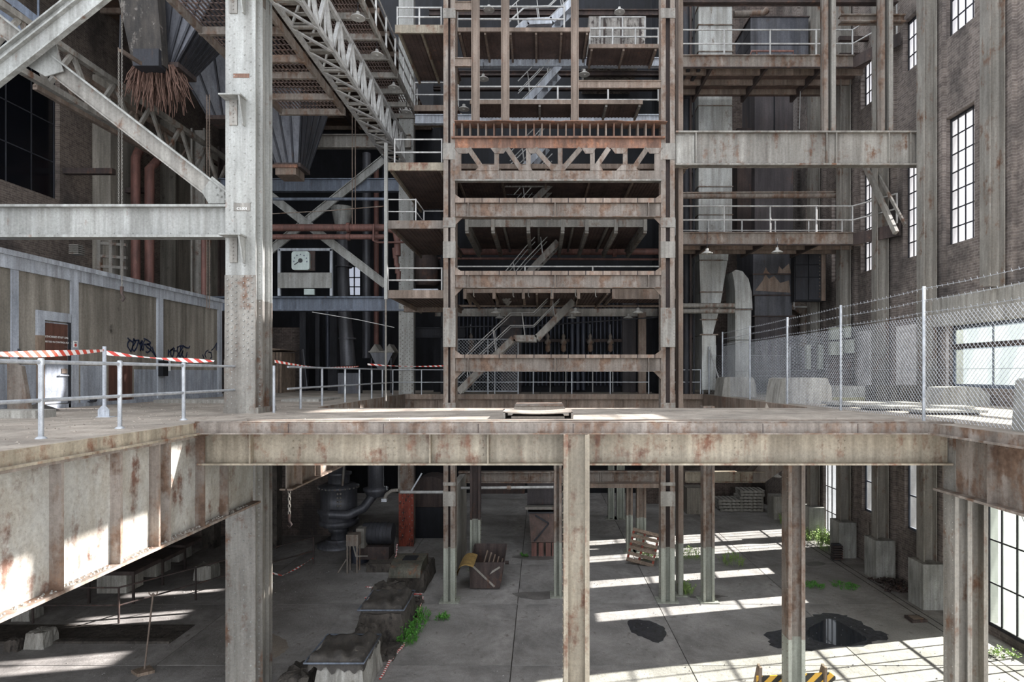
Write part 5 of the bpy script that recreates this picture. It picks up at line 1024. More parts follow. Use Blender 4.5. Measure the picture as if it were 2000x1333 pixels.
t = E('scaffold_frame', 'grey timber and steel frame behind the control room roof', 'frame', P(205, 500, 22))
for x in (195, 218, 240): G().bar(P(x, 470, 22), P(x, 545, 22), .12, .12).obj('upright', mGREYD, t)
for y in (475, 500, 520): G().bar(P(190, y, 22), P(248, y+4, 22), .1, .1).obj('crossbar', mGREYD, t)
t = E('louvre_box', 'small slatted grey box on the left wall above the control room', 'box', P(143, 490, 20))
for k in range(5): B(PX(134, 20), PX(153, 20), 20, 20.3, PZ(480+k*4, 20), PZ(477.5+k*4, 20)).obj('slat', mGREYD, t)
hcol('bay_column', 'pale riveted column just left of the big column, beyond the control room', PX(372, 25), PX(400, 25), 25, 25.5, 6.15, 17, mGREYD, riv=.3, side=1)
hcol('bay_column', 'dark column hidden beside the big riveted column', PX(425, 27), PX(445, 27), 27, 27.5, 0, 17, mRDK, riv=0)
# ================================================================== GANGWAY (white truss) and grating platforms
gt = E('truss_gangway', 'white lattice box gangway running away high above the well', 'gangway', (-5.6, 18, 15.3))
GX0, GX1, GZ, GT = -5.95, -5.33, 15.32, 16.35
for x in (GX0, GX1): G().bar((x, 12.5, GZ), (x, 24.3, GZ), .09, .12).obj('bottom_chord', mRAILW, gt)
for x in (GX1,): G().bar((x, 12.5, GT), (x, 24.3, GT), .09, .12).obj('top_chord', mRAILW, gt)
G().bar((GX0, 12.5, GT-.1), (GX0, 24.3, GT-.1), .07, .08).obj('top_chord', mRAILW, gt)
ysg = fr(12.6, 24.2, 1.05)
for i, (a, b) in enumerate(zip(ysg[:-1], ysg[1:])):
    mid = (a+b)/2
    G().bar((GX1, a, GZ), (GX1, mid, GT), .10, .08).obj('diagonal', mRAILW, gt); G().bar((GX1, mid, GT), (GX1, b, GZ), .10, .08).obj('diagonal', mRAILW, gt)
    G().bar((GX1, mid, GZ), (GX1, mid, GT), .05, .04).obj('vertical', mRAILW, gt)
    G().bar((GX0, a, GZ), (GX0, mid, GT-.1), .05, .05).obj('diagonal', mGREYD, gt)
    G().bar((GX0, a, GZ-.03), (GX1, a, GZ-.03), .09, .05).obj('cross_strut', mGREYD, gt); G().bar((GX0, a, GZ-.06), (GX1, b, GZ-.06), .07, .04).obj('floor_brace', mRAILW, gt)
ys_ = fr(12.6, 24.2, .42)
for y in ys_: B(GX0, GX1, y-.07, y+.07, GZ+.05, GZ+.07).obj('tread', mGREYD, gt)
def grating(label, xa, xb, ya, yb, z_, beams, m=mUND, nx=.11, name='grating_platform', bm=mRUST2):
    t = E(name, label, 'platform', ((xa+xb)/2, (ya+yb)/2, z_-.2)); g = G()
    for x in fr(xa+.03, xb-.03, nx): g.box(x-.012, x+.012, ya, yb, z_-.04, z_)
    for y in fr(ya+.05, yb-.05, .25): g.box(xa, xb, y-.006, y+.006, z_-.03, z_-.01)
    g.obj('bars', m, t, kind='stuff')
    for y in beams: B(xa-.05, xb+.05, y-.05, y+.05, z_-.22, z_-.04).obj('cross_beam', bm, t)
    for x in (xa, xb): B(x-.04, x+.04, ya, yb, z_-.2, z_+.02).obj('edge_channel', bm, t)
    return t
grating('rusty bar grating platform beside the gangway, seen from below', -8.1, -6.16, 13.2, 19.3, 15.32, (14.7, 16.0, 16.9, 18.2, 19.25))
grating('long brown grating platform right of the gangway, higher up', -6.4, -4.95, 13.5, 24.6, 17.42, (15.4, 16.6, 17.7, 18.8, 20, 21.2, 22.4, 23.5, 24.55), mUND, .09, bm=mGREYD)
rail('white railing along the high brown grating platform', [(-4.93, 13.5, 17.42), (-4.93, 24.6, 17.42)], 1.0, 1.25, .03)
for i, y in enumerate((17.2, 19.2, 21.4, 23.4)): lamp(('first lamp under the high brown grating', 'second lamp under the high brown grating', 'third lamp under the high brown grating', 'fourth lamp under the high brown grating')[i], -5.1, y, 16.95, .45)
# walkways between gangway and tower
platform('short walkway joining the high grating to the tower', -4.95, -3.2, 24.0, 25.2, 17.42, .18, 3, mUND, mRUST)
rail('white railing on the short walkway joining the high grating', [(-4.9, 24.0, 17.42), (-3.2, 24.0, 17.42)], .95, 1.7, .028)
platform('cream edged walkway at the top left of the tower', PX(772, 19.5), -2.95, 19.5, 23, PZ(53, 19.5), .22, 4, mUND, mBEAM)
rail('white railing on the cream edged walkway at the top', [P(776, 52, 19.5), P(862, 52, 19.5)], .6, .9, .026)
for i, (yp, fm_) in enumerate(((322, mBEAM), (435, mRUST2), (571, mRUST))):
    z_ = PZ(yp, 19); lb = ('upper', 'middle', 'lower')[i]
    platform(lb+' side landing between white post and tower, '+('cream', 'grey brown', 'brown')[i]+' fascia', PX(755, 19), -2.99, 19, 24, z_, .2, 3, mUND, fm_)
    if i != 1: rail('white railing of the '+lb+' side landing by the white post', [(PX(770 if i == 0 else 757, 19), 19.05, z_), (-3.05, 19.05, z_)], .8 if i == 0 else .75, 1.2, .024)
t = rail('curved white handrail on the middle side landing', [P(757, 437, 19.2), P(812, 437, 19.2), (PX(828, 20.5), 20.5, PZ(435, 19)), (-3.1, 20.5, PZ(435, 19))], .75, 2.5, .022)
B(PX(800, 19.05), PX(850, 19.05), 19.6, 19.7, PZ(568, 19.2), PZ(561, 19.2)).obj('landing_box', mWHIT, None, 'low pale box on the lower side landing', 'box')
G().box(PX(751, 18.9), PX(757, 18.9), 18.85, 18.95, PZ(585, 18.9), PZ(280, 18.9)).obj('landing_post', mGREY, None, 'tall white corner post carrying the side landings', 'post')
G().tube([(-4.75, 18.9, 6.15), (-4.75, 18.9, PZ(585, 18.9))], .03, 8).obj('downpipe', mGREYD, None, 'thin pipe falling from the lower side landing to the deck', 'pipe')
girder('bay_beam', 'brown beam under the lower side landing', 'x', -5.1, -3.1, 23, PZ(610, 23), PZ(598, 23), .2, mRUST, cat='beam')
for i, y in enumerate((505, 520, 535, 550)): G().tube([P(770+i*3, y-20, 23.8), P(772+i*2, y, 23.8)], .09, 8).obj('valve_cluster', mPIPE, None, ('top', 'second', 'third', 'bottom')[i]+' brown valve of the cluster on the far column', 'valve')
t = G().tube([P(755, 447, 23.8), P(772, 452, 23.8), P(776, 470, 23.8), P(776, 500, 23.8)], .13, 10).obj('pipe_elbow', mPIPE, None, 'brown pipe elbow turning down beside the far column', 'pipe')
# drum & pipes in dim landing area
G().lathe(P(830, 560, 25.8), [(.5, 0), (.62, .1), (.62, 1.0), (.5, 1.3), (.2, 1.45)], 20).obj('dark_drum', mRDK, None, 'dark rounded drum in the gloom behind the side landings', 'drum')
girder('bay_beam', 'blue grey beam and pipe at the tower foot level by the far column', 'x', -5.2, -3.1, 25.4, PZ(660, 25.4), PZ(640, 25.4), .2, mBLK, cat='beam')
# ================================================================== LOWER LEVEL
LY = lambda y: 7*F/(y-VY)      # depth of a floor point seen at picture height y
# header frame below the far deck
girder('low_header_beam', 'brown low beam on short posts across the lower hall, left half', 'x', PX(896, 24), PX(1075, 24), 24, PZ(943, 24), PZ(921, 24), .3, mRUST2, (PX(1034, 24), PX(1058, 24)), -1, .3, .04, cat='beam')
girder('low_header_beam', 'brown low beam on short posts across the lower hall, right half', 'x', PX(1075, 24), PX(1300, 24), 24, PZ(943, 24), PZ(920, 24), .3, mRUST2, (PX(1172, 24), PX(1200, 24)), -1, .3, .04, cat='beam')
girder('low_header_beam', 'tan low beam far right ending at a sloping chute', 'x', PX(1338, 26), PX(1492, 26), 26, PZ(942, 26), PZ(921, 26), .3, mBEAM, (PX(1446, 26),), -1, 0, .03, cat='beam')
G().prism([(PX(x, 26), PZ(y, 26)) for x, y in ((1470, 921), (1492, 895), (1560, 895), (1492, 942), (1470, 942))], 'y', 25.9, 26.6).obj('sloping_chute', mRUST2, None, 'tan sloping chute side above the pallet stacks', 'chute')
B(PX(1150, 23.6), PX(1290, 23.6), 23.5, 23.9, PZ(953, 23.6), PZ(945, 23.6)).obj('ledge_angle', mRUST, None, 'rusty ledge angle with scraps over the leaning pallet', 'ledge')
g = G().tube([P(893, 954, 22.5), P(1081, 952, 22.5)], .05, 10).obj('service_pipe', mRAILW, None, 'pale service pipe crossing the lower hall at left', 'pipe'); G().tube([P(990, 953, 22.5), P(998, 953, 22.5)], .08, 10).obj('pipe_clamp', mRUST, g)
B(-3.12, -2.9, 20.7, 24.2, 0, PZ(943, 22)).obj('stub_wall', mCBLK, None, 'rough pale stub wall behind the left tower leg', 'wall', kind='thing')
B(PX(940, 26), PX(1025, 26), 26, 26.3, PZ(965, 26), PZ(945, 26)).obj('dark_lintel', mRDK, None, 'dark lintel over the blue-black opening', 'lintel', kind='thing')
B(PX(1030, 25), PX(1082, 25), 25, 26, PZ(992, 25), PZ(935, 25)).obj('hopper_shaft', mCASE, None, 'grey brown shaft above the tub in the lower hall', 'shaft')
t = E('ash_tub', 'tapered grey tub with cross straps on brick feet under the shaft', 'tub', (PX(1058, 23.5), 23.8, 0)); d = 23.5
G().prism([(PX(1033, d), PZ(1000, d)), (PX(1085, d), PZ(1000, d)), (PX(1082, d), PZ(1060, d)), (PX(1037, d), PZ(1060, d))], 'y', d, d+1.2).obj('body', mUND, t)
B(PX(1031, d), PX(1087, d), d-.05, d+1.25, PZ(1003, d), PZ(1000, d)).obj('rim', mDARK, t); B(PX(1026, d), PX(1087, d), d-.02, d+.3, PZ(996, d), PZ(991, d)).obj('lid_bar', mGREYD, t)
for a, b in (((1043, 1058), (1072, 1023)), ((1072, 1023), (1045, 1007))): G().bar(P(*a, d-.03), P(*b, d-.03), .02, .06).obj('strap', mDARK, t)
for x in (1038, 1052, 1066, 1078): B(PX(x, d), PX(x+10, d), d, d+.5, 0, PZ(1061, d)).obj('brick_foot', mPIPE, t)
# rusty skip with sacking
d = 19.9; t = E('rusty_skip', 'rusty open skip with diagonal straps on the lower floor', 'skip', (PX(950, d), d+.4, 0))
sx0, sx1, sy0, sy1, sh = PX(918, d), PX(984, d), d, d+1.5, 1.05
def q4(pts, nm, m, th=.03):
    P_ = [Vector(p) for p in pts]; n_ = (P_[1]-P_[0]).cross(P_[2]-P_[0]).normalized()*th; vs = P_+[p+n_ for p in P_]
    return G().add(vs, [(3, 2, 1, 0), (4, 5, 6, 7), (0, 1, 5, 4), (1, 2, 6, 5), (2, 3, 7, 6), (3, 0, 4, 7)]).obj(nm, m, t)
q4([(sx0, sy0, .05), (sx1-.15, sy0, .05), (sx1, sy0-.05, sh-.15), (sx0, sy0-.05, sh-.15)], 'side', mRDK); q4([(sx0, sy1, .05), (sx1-.15, sy1, .05), (sx1, sy1+.1, sh+.0), (sx0, sy1+.1, sh+.0)], 'side', mRDK)
q4([(sx0, sy0, .05), (sx0, sy1, .05), (sx0-.02, sy1+.1, sh), (sx0-.02, sy0-.05, sh-.15)], 'end', mRDK); q4([(sx1-.15, sy0, .05), (sx1-.15, sy1, .05), (sx1, sy1+.1, sh), (sx1, sy0-.05, sh-.15)], 'end', mRDK)
B(sx0, sx1-.15, sy0, sy1, .03, .07).obj('bottom', mRDK, t)
for a, b in (((sx0+.08, sh-.25), (sx1-.3, .1)), ((sx1-.12, sh-.3), (sx0+.5, .45))): G().bar((a[0], sy0-.07, a[1]), (b[0], sy0-.03, b[1]), .03, .06).obj('strap', mGREYD, t)
G().tube([(sx1+.02, sy0+.4, .75), (sx1+.14, sy0+.4, .75)], .06, 10).obj('trunnion', mRDK, t)
for i in range(5): G().bar((sx0+.3+i*.15, sy0+.4, .3), (sx0+.5+i*.12, sy0+.9+.1*i, 1.0-.1*i), .04, .05).obj('scrap_bar', mRUST, t)
pf = []
for k in range(13): a = k/12; pf.append((sx0+.18-.62*a-.10*math.sin(a*3), .92+.16*math.sin(a*math.pi*.9)-.62*a*a))
G().prism(pf+[(p[0]-.03, p[1]-.05) for p in pf[::-1]], 'y', sy0-.5, sy0+.7).obj('sacking', mCLOTH, None, 'ochre ribbed sacking draped over the end of the rusty skip', 'sacking')
# leaning pallet
def pallet(t, M_, m, m2=None):
    def bx(nm, a, mm): o = B(*a).obj(nm, mm, t); o.matrix_local = M_ @ Matrix.Identity(4); o['_'] = 1; del o['_']; return o
    return t
def make_pallet(label, loc, rot=(0, 0, 0), m=mWOOD, stringer=None, group=None):
    t = E('wooden_pallet', label, 'pallet', loc, group)
    L = origin(t)
    for y in (-.5, 0, .42):
        B(L.x-.6, L.x+.6, L.y+y, L.y+y+.08, L.z+.02, L.z+.12).obj('stringer', stringer or m, t)
    for i in range(6): B(L.x-.6+i*.22, L.x-.48+i*.22, L.y-.5, L.y+.5, L.z+.12, L.z+.14).obj('board', m, t)
    for i in range(3): B(L.x-.6+i*.54, L.x-.48+i*.54, L.y-.5, L.y+.5, L.z, L.z+.02).obj('board', m, t)
    t.rotation_euler = rot; return t
make_pallet('weathered pallet with red stringer leaning against the pale posts', (PX(1257, 22.6), 22.7, .55), (Matrix.Rotation(math.radians(-10), 3, 'Z') @ Matrix.Rotation(math.radians(66), 3, 'X') @ Matrix.Rotation(math.radians(-12), 3, 'Z') @ Matrix.Rotation(math.radians(90), 3, 'Z')).to_euler(), mWOOD, mREDP)
pm = None; k = 0
for cx_, nn, lb in ((PX(1464, 31.5), 7, 'tall'), (PX(1423, 31.5), 4, 'low')):
    for i in range(nn):
        l_ = f'grey pallet, number {i+1} from the floor in the {lb} stack'
        lo = (cx_+R.uniform(-.05, .05), 31.6, i*.155)
        ordn = ('lowest', 'second lowest', 'third lowest', 'fourth lowest', 'fifth', 'sixth', 'topmost')[i] if not (nn == 4 and i == 3) else 'topmost'
        l_ = f'grey pallet, {ordn} in the {lb} stack by the far wall'
        if pm is None: pm = make_pallet(l_, lo, (0, 0, 0), mCBLK, group='pallets stacked by the far wall')
        else: clone(pm, lo, R.uniform(-.05, .05), l_)
# floor things at far right
B(PX(1342, 30.5), PX(1375, 30.5), 30.5, 31.5, 0, 1.3).obj('concrete_bunker', mCTRL, None, 'grey concrete block left of the pallet stacks', 'block')
B(PX(1511, 29.4), PX(1537, 29.4), 29.4, 30.2, 0, 1.1).obj('white_block', mCBLK, None, 'white block half hidden behind the brown column', 'block')
lamp('small bright lamp hanging in the far dark corner', *P(1518, 932, 28), .5)
t = E('vent_box', 'small slatted metal vent box beside the plinth block', 'vent', (11.0, 23.0, 0))
for k in range(6): B(10.95, 11.3, 22.9, 23.15, .05+k*.09, .1+k*.09).obj('slat', mRDK, t)
B(10.97, 11.28, 23.0, 23.2, 0, .6).obj('box', mDARK, t)
G().tube([(11.75, 21.8, 0), (11.9, 22.3, 1.6)], .04, 6).obj('leaning_pole', mRUST2, None, 'brown pole leaning on the wall between two plinth blocks', 'pole')
G().tube([(WX-.1, 21.9, 1.4), (WX-.1, 21.9, 2.2), (WX-.02, 21.9, 2.6)], .05, 8).obj('conduit', mGREYD, None, 'grey conduit with a junction below the far low window', 'conduit')
rh = G()
for i in range(140): x, y, s = R.uniform(11.1, 11.9), R.uniform(19.6, 20.7), R.uniform(.03, .10); z_ = .22*R.random()*(1-abs(y-20.15)); rh.bar((x, y, z_), (x+R.uniform(-.1, .1), y+R.uniform(-.1, .1), z_+R.uniform(0, .08)), s, s*.5)
rh.obj('rubbish_heap', mRDK, None, 'dark heap of rubbish between the plinth blocks', 'rubbish', kind='stuff')
t = E('brick_hatch', 'square rusty hatch cover on the floor near the doors', 'hatch', (PX(1790, LY(1212)), LY(1212), 0)); c_ = (PX(1788, LY(1212)), LY(1212))
G().prism([(c_[0]-.22, c_[1]-.22), (c_[0]+.25, c_[1]-.15), (c_[0]+.2, c_[1]+.22), (c_[0]-.2, c_[1]+.2)], 'z', 0, .07).obj('cover', mRDK, t); G().prism([(c_[0]-.14, c_[1]-.14), (c_[0]+.17, c_[1]-.1), (c_[0]+.14, c_[1]+.14), (c_[0]-.13, c_[1]+.13)], 'z', .07, .085).obj('raised_panel', mRUST, t)
# floor channel strips along the right wall
for i, x in enumerate((10.9, 11.15)): B(x, x+.03, 14, 27, .0, .004).obj('floor_channel', mJOINT, None, ('inner dark groove in the floor along the right wall', 'outer dark groove in the floor along the right wall')[i], 'groove')
# puddle
mDAMP = weath('damp_floor', '7b7773', '6a6662', '58544f', .3, 2, 1, .6, 0, .4, .3)
def blob(name, label, pts, z_, m, cat, h=.004, kind=None, jit=.0):
    n_ = len(pts); V = [Vector((a, b, 0)) for a, b in pts]; out = []
    for i in range(n_):
        p0, p1, p2, p3 = V[i-1], V[i], V[(i+1) % n_], V[(i+2) % n_]
        for k in range(5):
            s = k/5; q = .5*((2*p1)+(p2-p0)*s+(2*p0-5*p1+4*p2-p3)*s*s+(-p0+3*p1-3*p2+p3)*s**3); out.append((q.x+R.uniform(-jit, jit), q.y+R.uniform(-jit, jit)))
    return G().prism(out, 'z', z_, z_+h).obj(name, m, None, label, cat, kind=kind)
fp = lambda L: [(PX(x, LY(y)), LY(y)) for x, y in L]
blob('wet_patch', 'dark wet patch of broken floor right of the brown column', fp([(1500, 1238), (1560, 1215), (1600, 1199), (1650, 1203), (1700, 1228), (1735, 1245), (1700, 1258), (1640, 1266), (1570, 1270), (1510, 1262)]), .001, mMUD, 'wet patch', .004, jit=.1)
blob('puddle', 'still puddle reflecting the windows in the wet patch', fp([(1590, 1222), (1620, 1210), (1650, 1222), (1680, 1240), (1690, 1252), (1640, 1262), (1590, 1250), (1575, 1236)]), .006, mWATER, 'puddle', .003, jit=.03)
blob('wet_patch', 'small dark damp hollow in the floor right of the middle column', fp([(1225, 1216), (1250, 1211), (1290, 1222), (1300, 1240), (1285, 1257), (1255, 1245), (1235, 1236)]), .001, mMUD, 'wet patch', .004, jit=.03)
for i, (L_, lb) in enumerate((([(1000, 1090), (1020, 1086), (1080, 1090), (1060, 1095)], 'dark crack in the floor by the ash tub'), ([(1000, 1160), (1080, 1156), (1100, 1165), (1040, 1172)], 'dark damp strip at the foot of the taped column'),
    ([(1575, 1100), (1600, 1098), (1612, 1104), (1580, 1106)], 'dark hole in the floor near the weeds'), ([(1345, 1166), (1395, 1164), (1420, 1166), (1370, 1170)], 'dark stain near the splayed column foot'))):
    blob('floor_stain', lb, fp(L_), .002, mDAMP, 'stain', .003, jit=.04)
blob('floor_patch', 'pale worn patch on the lower floor left of the pedestals', fp([(530, 1240), (560, 1255), (555, 1275), (530, 1285), (470, 1262), (500, 1245)]), .001, mDECK, 'patch', .003, jit=.05)
# hazard barrier
d = 13.0; t = E('hazard_barrier', 'yellow and black striped barrier plank at the bottom edge', 'barrier', (PX(1560, d), d, 0))
a, b = P(1478, 1330, 13), P(1632, 1316, 13)
A, Bv = Vector((a[0], a[1], .62)), Vector((b[0], b[1], .62))
G().prism([(A.x, .36), (Bv.x-.1, .44), (Bv.x, .52), (Bv.x, .58), (Bv.x-.1, .66), (A.x, .58)], 'y', 13.0, 13.04).obj('plank', mHAZ, t)
for x in (A.x+.05, Bv.x-.25):
    G().bar((x, 12.97, .0), (x+.02, 12.97, .8), .05, .07, (0, 1, 0)).obj('leg', mWOOD, t); G().bar((x, 13.4, .0), (x+.02, 13.07, .8), .05, .07, (0, 1, 0)).obj('leg', mWOOD, t)
# weeds
def leaf(g, p, d, s):
    d = d.normalized(); sd_ = d.cross(Vector((0, 0, 1)));
    if sd_.length < .01: sd_ = Vector((1, 0, 0))
    sd_.normalize(); g.add([p, p+d*s*.5+sd_*s*.28, p+d*s, p+d*s*.5-sd_*s*.28], [(0, 1, 2, 3)])
def weed(label, spots, h, n_, m, grp=None, s=.07):
    for i, (x, y, r) in enumerate(spots):
        t = E('weed_clump', label if isinstance(label, str) else label[i], 'weeds', (x, y, 0), grp); st_ = G(); g = G()
        for k in range(n_):
            a = R.uniform(0, 6.283); rr_ = r*math.sqrt(R.random()); bx_ = x+rr_*math.cos(a); by_ = y+rr_*math.sin(a); hh_ = h*R.uniform(.5, 1)*(1.15-.5*rr_/r); lx, ly = R.uniform(-.12, .12), R.uniform(-.12, .12)
            top = Vector((bx_+lx, by_+ly, hh_)); b0 = Vector((bx_, by_, 0)); st_.tube([b0, b0.lerp(top, .5)+Vector((0, 0, .03)), top], .005, 3, False)
            for q in range(9):
                kk = R.uniform(.25, 1); p = b0.lerp(top, kk); aa = R.uniform(0, 6.283); leaf(g, p, Vector((math.cos(aa), math.sin(aa), R.uniform(.1, .9))), s*R.uniform(.6, 1.2))
        st_.obj('stems', m, t, kind='stuff'); g.obj('leaves', m, t, kind='stuff')
w1 = [(PX(812, LY(1216)), LY(1216), .38), (PX(803, LY(1235)), LY(1235), .3), (PX(794, LY(1255)), LY(1255), .28)]
weed(['bright green weeds beside the tarped pedestal, largest clump', 'bright green weeds beside the tarped pedestal, middle clump', 'bright green weeds beside the tarped pedestal, nearest clump'], w1, .45, 60, mLEAF)
weed('small green weeds at the end of the floor joint by the left tower leg', [(PX(865, LY(1211)), LY(1211), .2)], .2, 25, mLEAF)
weed(['pale weeds growing behind the right tower leg', 'flat grassy weeds along the joint between sun patches', 'green tuft at the foot of the right tower leg', 'small weeds under the leaning pallet'],
     [(PX(1348, LY(1090)), LY(1090), .4), (PX(1430, LY(1102)), LY(1102), .45), (PX(1338, LY(1160)), LY(1160), .25), (PX(1270, LY(1093)), LY(1093), .3)], .5, 45, mLEAF2)
weed(['tall pale weeds by the far glazed door, outer clump', 'tall pale weeds by the far glazed door, inner clump', 'pale weeds spreading before the vent box', 'weeds near the white block in the far corner'],
     [(PX(1582, LY(1050)), LY(1050), .5), (PX(1600, LY(1060)), LY(1060), .5), (PX(1618, LY(1072)), LY(1072), .5), (PX(1545, LY(1025)), LY(1025), .5)], .75, 60, mLEAF2, None, .09)
weed(['low green moss strip along the floor joint, left part', 'low green moss strip along the floor joint, right part'], [(PX(1588, LY(1146)), LY(1146), .35), (PX(1650, LY(1147)), LY(1147), .4)], .12, 70, mLEAF, None, .05)
weed('dry pale weed growing by the tall glazed door', [(PX(1960, LY(1283)), LY(1283), .3)], .2, 25, mLEAF2)
weed('tiny green sprout in the floor by the skip', [(PX(1023, LY(1088)), LY(1088), .15)], .15, 12, mLEAF)
# pedestals with tarps
def ped(label, x0_, x1_, y0_, y1_, h, m=None, tp=.06, rough=.03, name='concrete_pedestal'):
    g = G(); n_ = 7; vs = []; top = []
    def J(): return R.uniform(-rough, rough)
    xs = [x0_+(x1_-x0_)*i/n_ for i in range(n_+1)]; ys = [y0_+(y1_-y0_)*i/n_ for i in range(n_+1)]
    ring = [(x, y0_) for x in xs]+[(x1_, y) for y in ys[1:]]+[(x, y1_) for x in xs[::-1][1:]]+[(x0_, y) for y in ys[::-1][1:-1]]; L_ = len(ring); cx_, cy_ = (x0_+x1_)/2, (y0_+y1_)/2
    for lv, k in ((0, 0), (.45, .3), (.85, .75), (1, 1.6)): vs += [(x-(x-cx_)*tp*k+J(), y-(y-cy_)*tp*k+J(), h*lv+(J() if lv else 0)) for x, y in ring]
    fs = [(i*L_+j, i*L_+(j+1) % L_, (i+1)*L_+(j+1) % L_, (i+1)*L_+j) for i in range(3) for j in range(L_)]; vs.append((cx_, cy_, h+J())); fs += [(3*L_+j, 3*L_+(j+1) % L_, 4*L_) for j in range(L_)]
    return G().add(vs, fs).obj(name, m or mCDRK, None, label, 'pedestal')
def tarp(label, x0_, x1_, y0_, y1_, z_, h):
    t = E('tarpaulin', label, 'tarpaulin', ((x0_+x1_)/2, (y0_+y1_)/2, z_)); n_ = 22; vs = []; fs = []
    for j in range(n_+1):
        for i in range(n_+1):
            u, v = i/n_, j/n_; x = x0_+(x1_-x0_)*u; y = y0_+(y1_-y0_)*v; e = min(u, v, 1-u, 1-v)
            zz = z_+h*min(1, e*9)**.5-.12*max(0, 1-((u-.5)**2+(v-.55)**2)*9)+.05*math.sin(u*9+3*v)*math.sin(v*8+u*5)+.025*math.sin(u*23+v*9)+R.uniform(-.012, .012)-(.16+.05*math.sin(u*31+v*17) if e < .001 else 0); vs.append((x, y, zz))
    for j in range(n_):
        for i in range(n_): a = j*(n_+1)+i; fs.append((a, a+1, a+n_+2, a+n_+1))
    G().add(vs, fs, True).obj('sheet', mTARP, t)
    G().tube([(x0_-.03, y0_-.03, z_), (x1_+.03, y0_-.03, z_), (x1_+.03, y1_+.03, z_), (x0_-.03, y1_+.03, z_), (x0_-.03, y0_-.03, z_)], .022, 8).obj('hoop_rim', mBLUEG, t); return t
ped('far concrete pedestal with a rounded housing in the pedestal row', PX(762, 20.2), PX(836, 20.2), 19.6, 21.6, .55, mCDRK)
t = E('rounded_housing', 'rounded rusty green housing on the farthest pedestal', 'housing', (PX(795, 19.6), 19.8, .55))
xa, xb = PX(757, 19.6)+.05, PX(822, 19.6); pf = [(19.5+.5-.5*math.cos(a), .5+.38*math.sin(a)) for a in [i*math.pi/2/8 for i in range(9)]]
G().prism(pf+[(20.9, .88), (20.9, .5)], 'x', xa, xb).obj('shell', weath('rusty_green_shell', '6c6a5c', '57564c', '7a5a44', .45, 2), t); B(xa+.3, xa+.75, 20.1, 20.6, .88, .9).obj('recess', mBLK, t)
ped('rough broken pedestal between the housing and the tarped box', PX(722, 18.4), PX(790, 18.4), 18.2, 19.0, .62, None, .2, .05)
ped('concrete pedestal under the middle tarpaulin', PX(700, 16.2), PX(803, 16.8), 15.9, 17.6, .72, mCDRK, .1)
tarp('grey tarpaulin with a blue rim on the middle pedestal', PX(695, 16.3)+.15, PX(790, 16.3), 16.1, 17.5, .8, .12)
ped('small arched pedestal stub between the two tarpaulins', PX(684, 15.2), PX(738, 15.2), 15.0, 15.7, .7, None, .35, .04)
ped('concrete pedestal under the nearest tarpaulin', PX(640, 14.1), PX(738, 14.3), 13.2, 14.7, .7, mCBLK, .1)
tarp('nearest grey tarpaulin with folds and grit on top', PX(632, 14)-.1, PX(728, 14), 13.2, 14.6, .78, .1)
ped('low dark stub at the bottom edge left of the nearest tarpaulin', PX(560, 14.2), PX(625, 14.2), 13.5, 14.6, .25, None, .3, .05)
ped('low concrete sill beside the middle tarpaulin pedestal', PX(738, 15.3), PX(775, 15.3), 14.9, 15.8, .12, None, .1, .03)
ped('small rubble lump beside the far pedestal', PX(806, 19)-.2, PX(830, 19), 18.3, 18.9, .18, None, .3, .05)
def gtape(label, pts, r=.028):
    g = G(); V = [Vector((PX(x, LY(y)), LY(y), h_)) for x, y, h_ in pts]; out = [V[0]]
    for a, b in zip(V[:-1], V[1:]):
        for k in range(1, 9): p = a.lerp(b, k/8); out.append(p+Vector((R.uniform(-.02, .02), R.uniform(-.02, .02), R.uniform(0, .01))))
    for p, q in zip(out[:-1], out[1:]): g.bar(p, q, r*2*R.uniform(.6, 1.1), r*R.uniform(.5, 1.3), (0, 0, 1))
    return g.obj('barrier_tape', mTAPEF, None, label, 'tape')
mTAPEF = stripem('twisted_red_white_tape', 'ece6e2', 'b8483f', 'y', .10, .0)
gtape('twisted red and white tape lying along the pedestal row', [(742, 1330, .03), (765, 1290, .03), (790, 1262, .03), (800, 1240, .05), (815, 1218, .1), (826, 1170, .05)])
gtape('red and white tape lying behind the middle tarpaulin', [(798, 1168, .1), (825, 1167, .1)])
gtape('scrap of red and white tape on the floor by the pedestals', [(715, 1148, .02), (728, 1150, .02), (735, 1158, .02), (724, 1168, .02), (712, 1170, .02)])
gtape('length of red and white tape tied round the red column', [(770, 1118, .2), (776, 1095, .6)])
# mill and motor
d = 25.0; mx = PX(662, d); t = E('coal_mill', 'dark cylindrical grinding mill with an amber cap and bolted shell', 'mill', (mx, d, 0))
S = d/1200
zz = lambda y: PZ(y, d)
G().lathe((mx, d, 0), [(.85, 0), (.85, .12), (.55, .18), (.5, .3)], 28).obj('base_ring', mSHEET, t)
G().lathe((mx, d, 0), [(.32, .3), (.32, .55), (.4, .6), (.4, .75), (.3, .8)], 20).obj('pedestal', mSHEET, t)
G().lathe((mx, d, 0), [(.6, .8), (.78, .9), (.78, 1.05), (.7, 1.1)], 28).obj('lower_flange', mSHEET, t)
G().lathe((mx, d, 0), [(.74, 1.1), (.76, 1.3), (.84, 1.4), (.84, 1.5), (.72, 1.55), (.72, 2.3), (.8, 2.35), (.8, 2.45), (.55, 2.55)], 32).obj('shell', mSHEET, t)
G().lathe((mx, d, 0), [(.42, 2.5), (.42, 2.85), (.5, 2.9), (.5, 3.0), (.28, 3.05), (.28, 3.25), (.2, 3.3)], 24).obj('neck', mSHEET, t)
G().lathe((mx, d, 0), [(.16, 3.3), (.16, 3.45), (.19, 3.47), (.19, 3.62), (.12, 3.7)], 16).obj('amber_cap', mAMBER, t)
g = G()
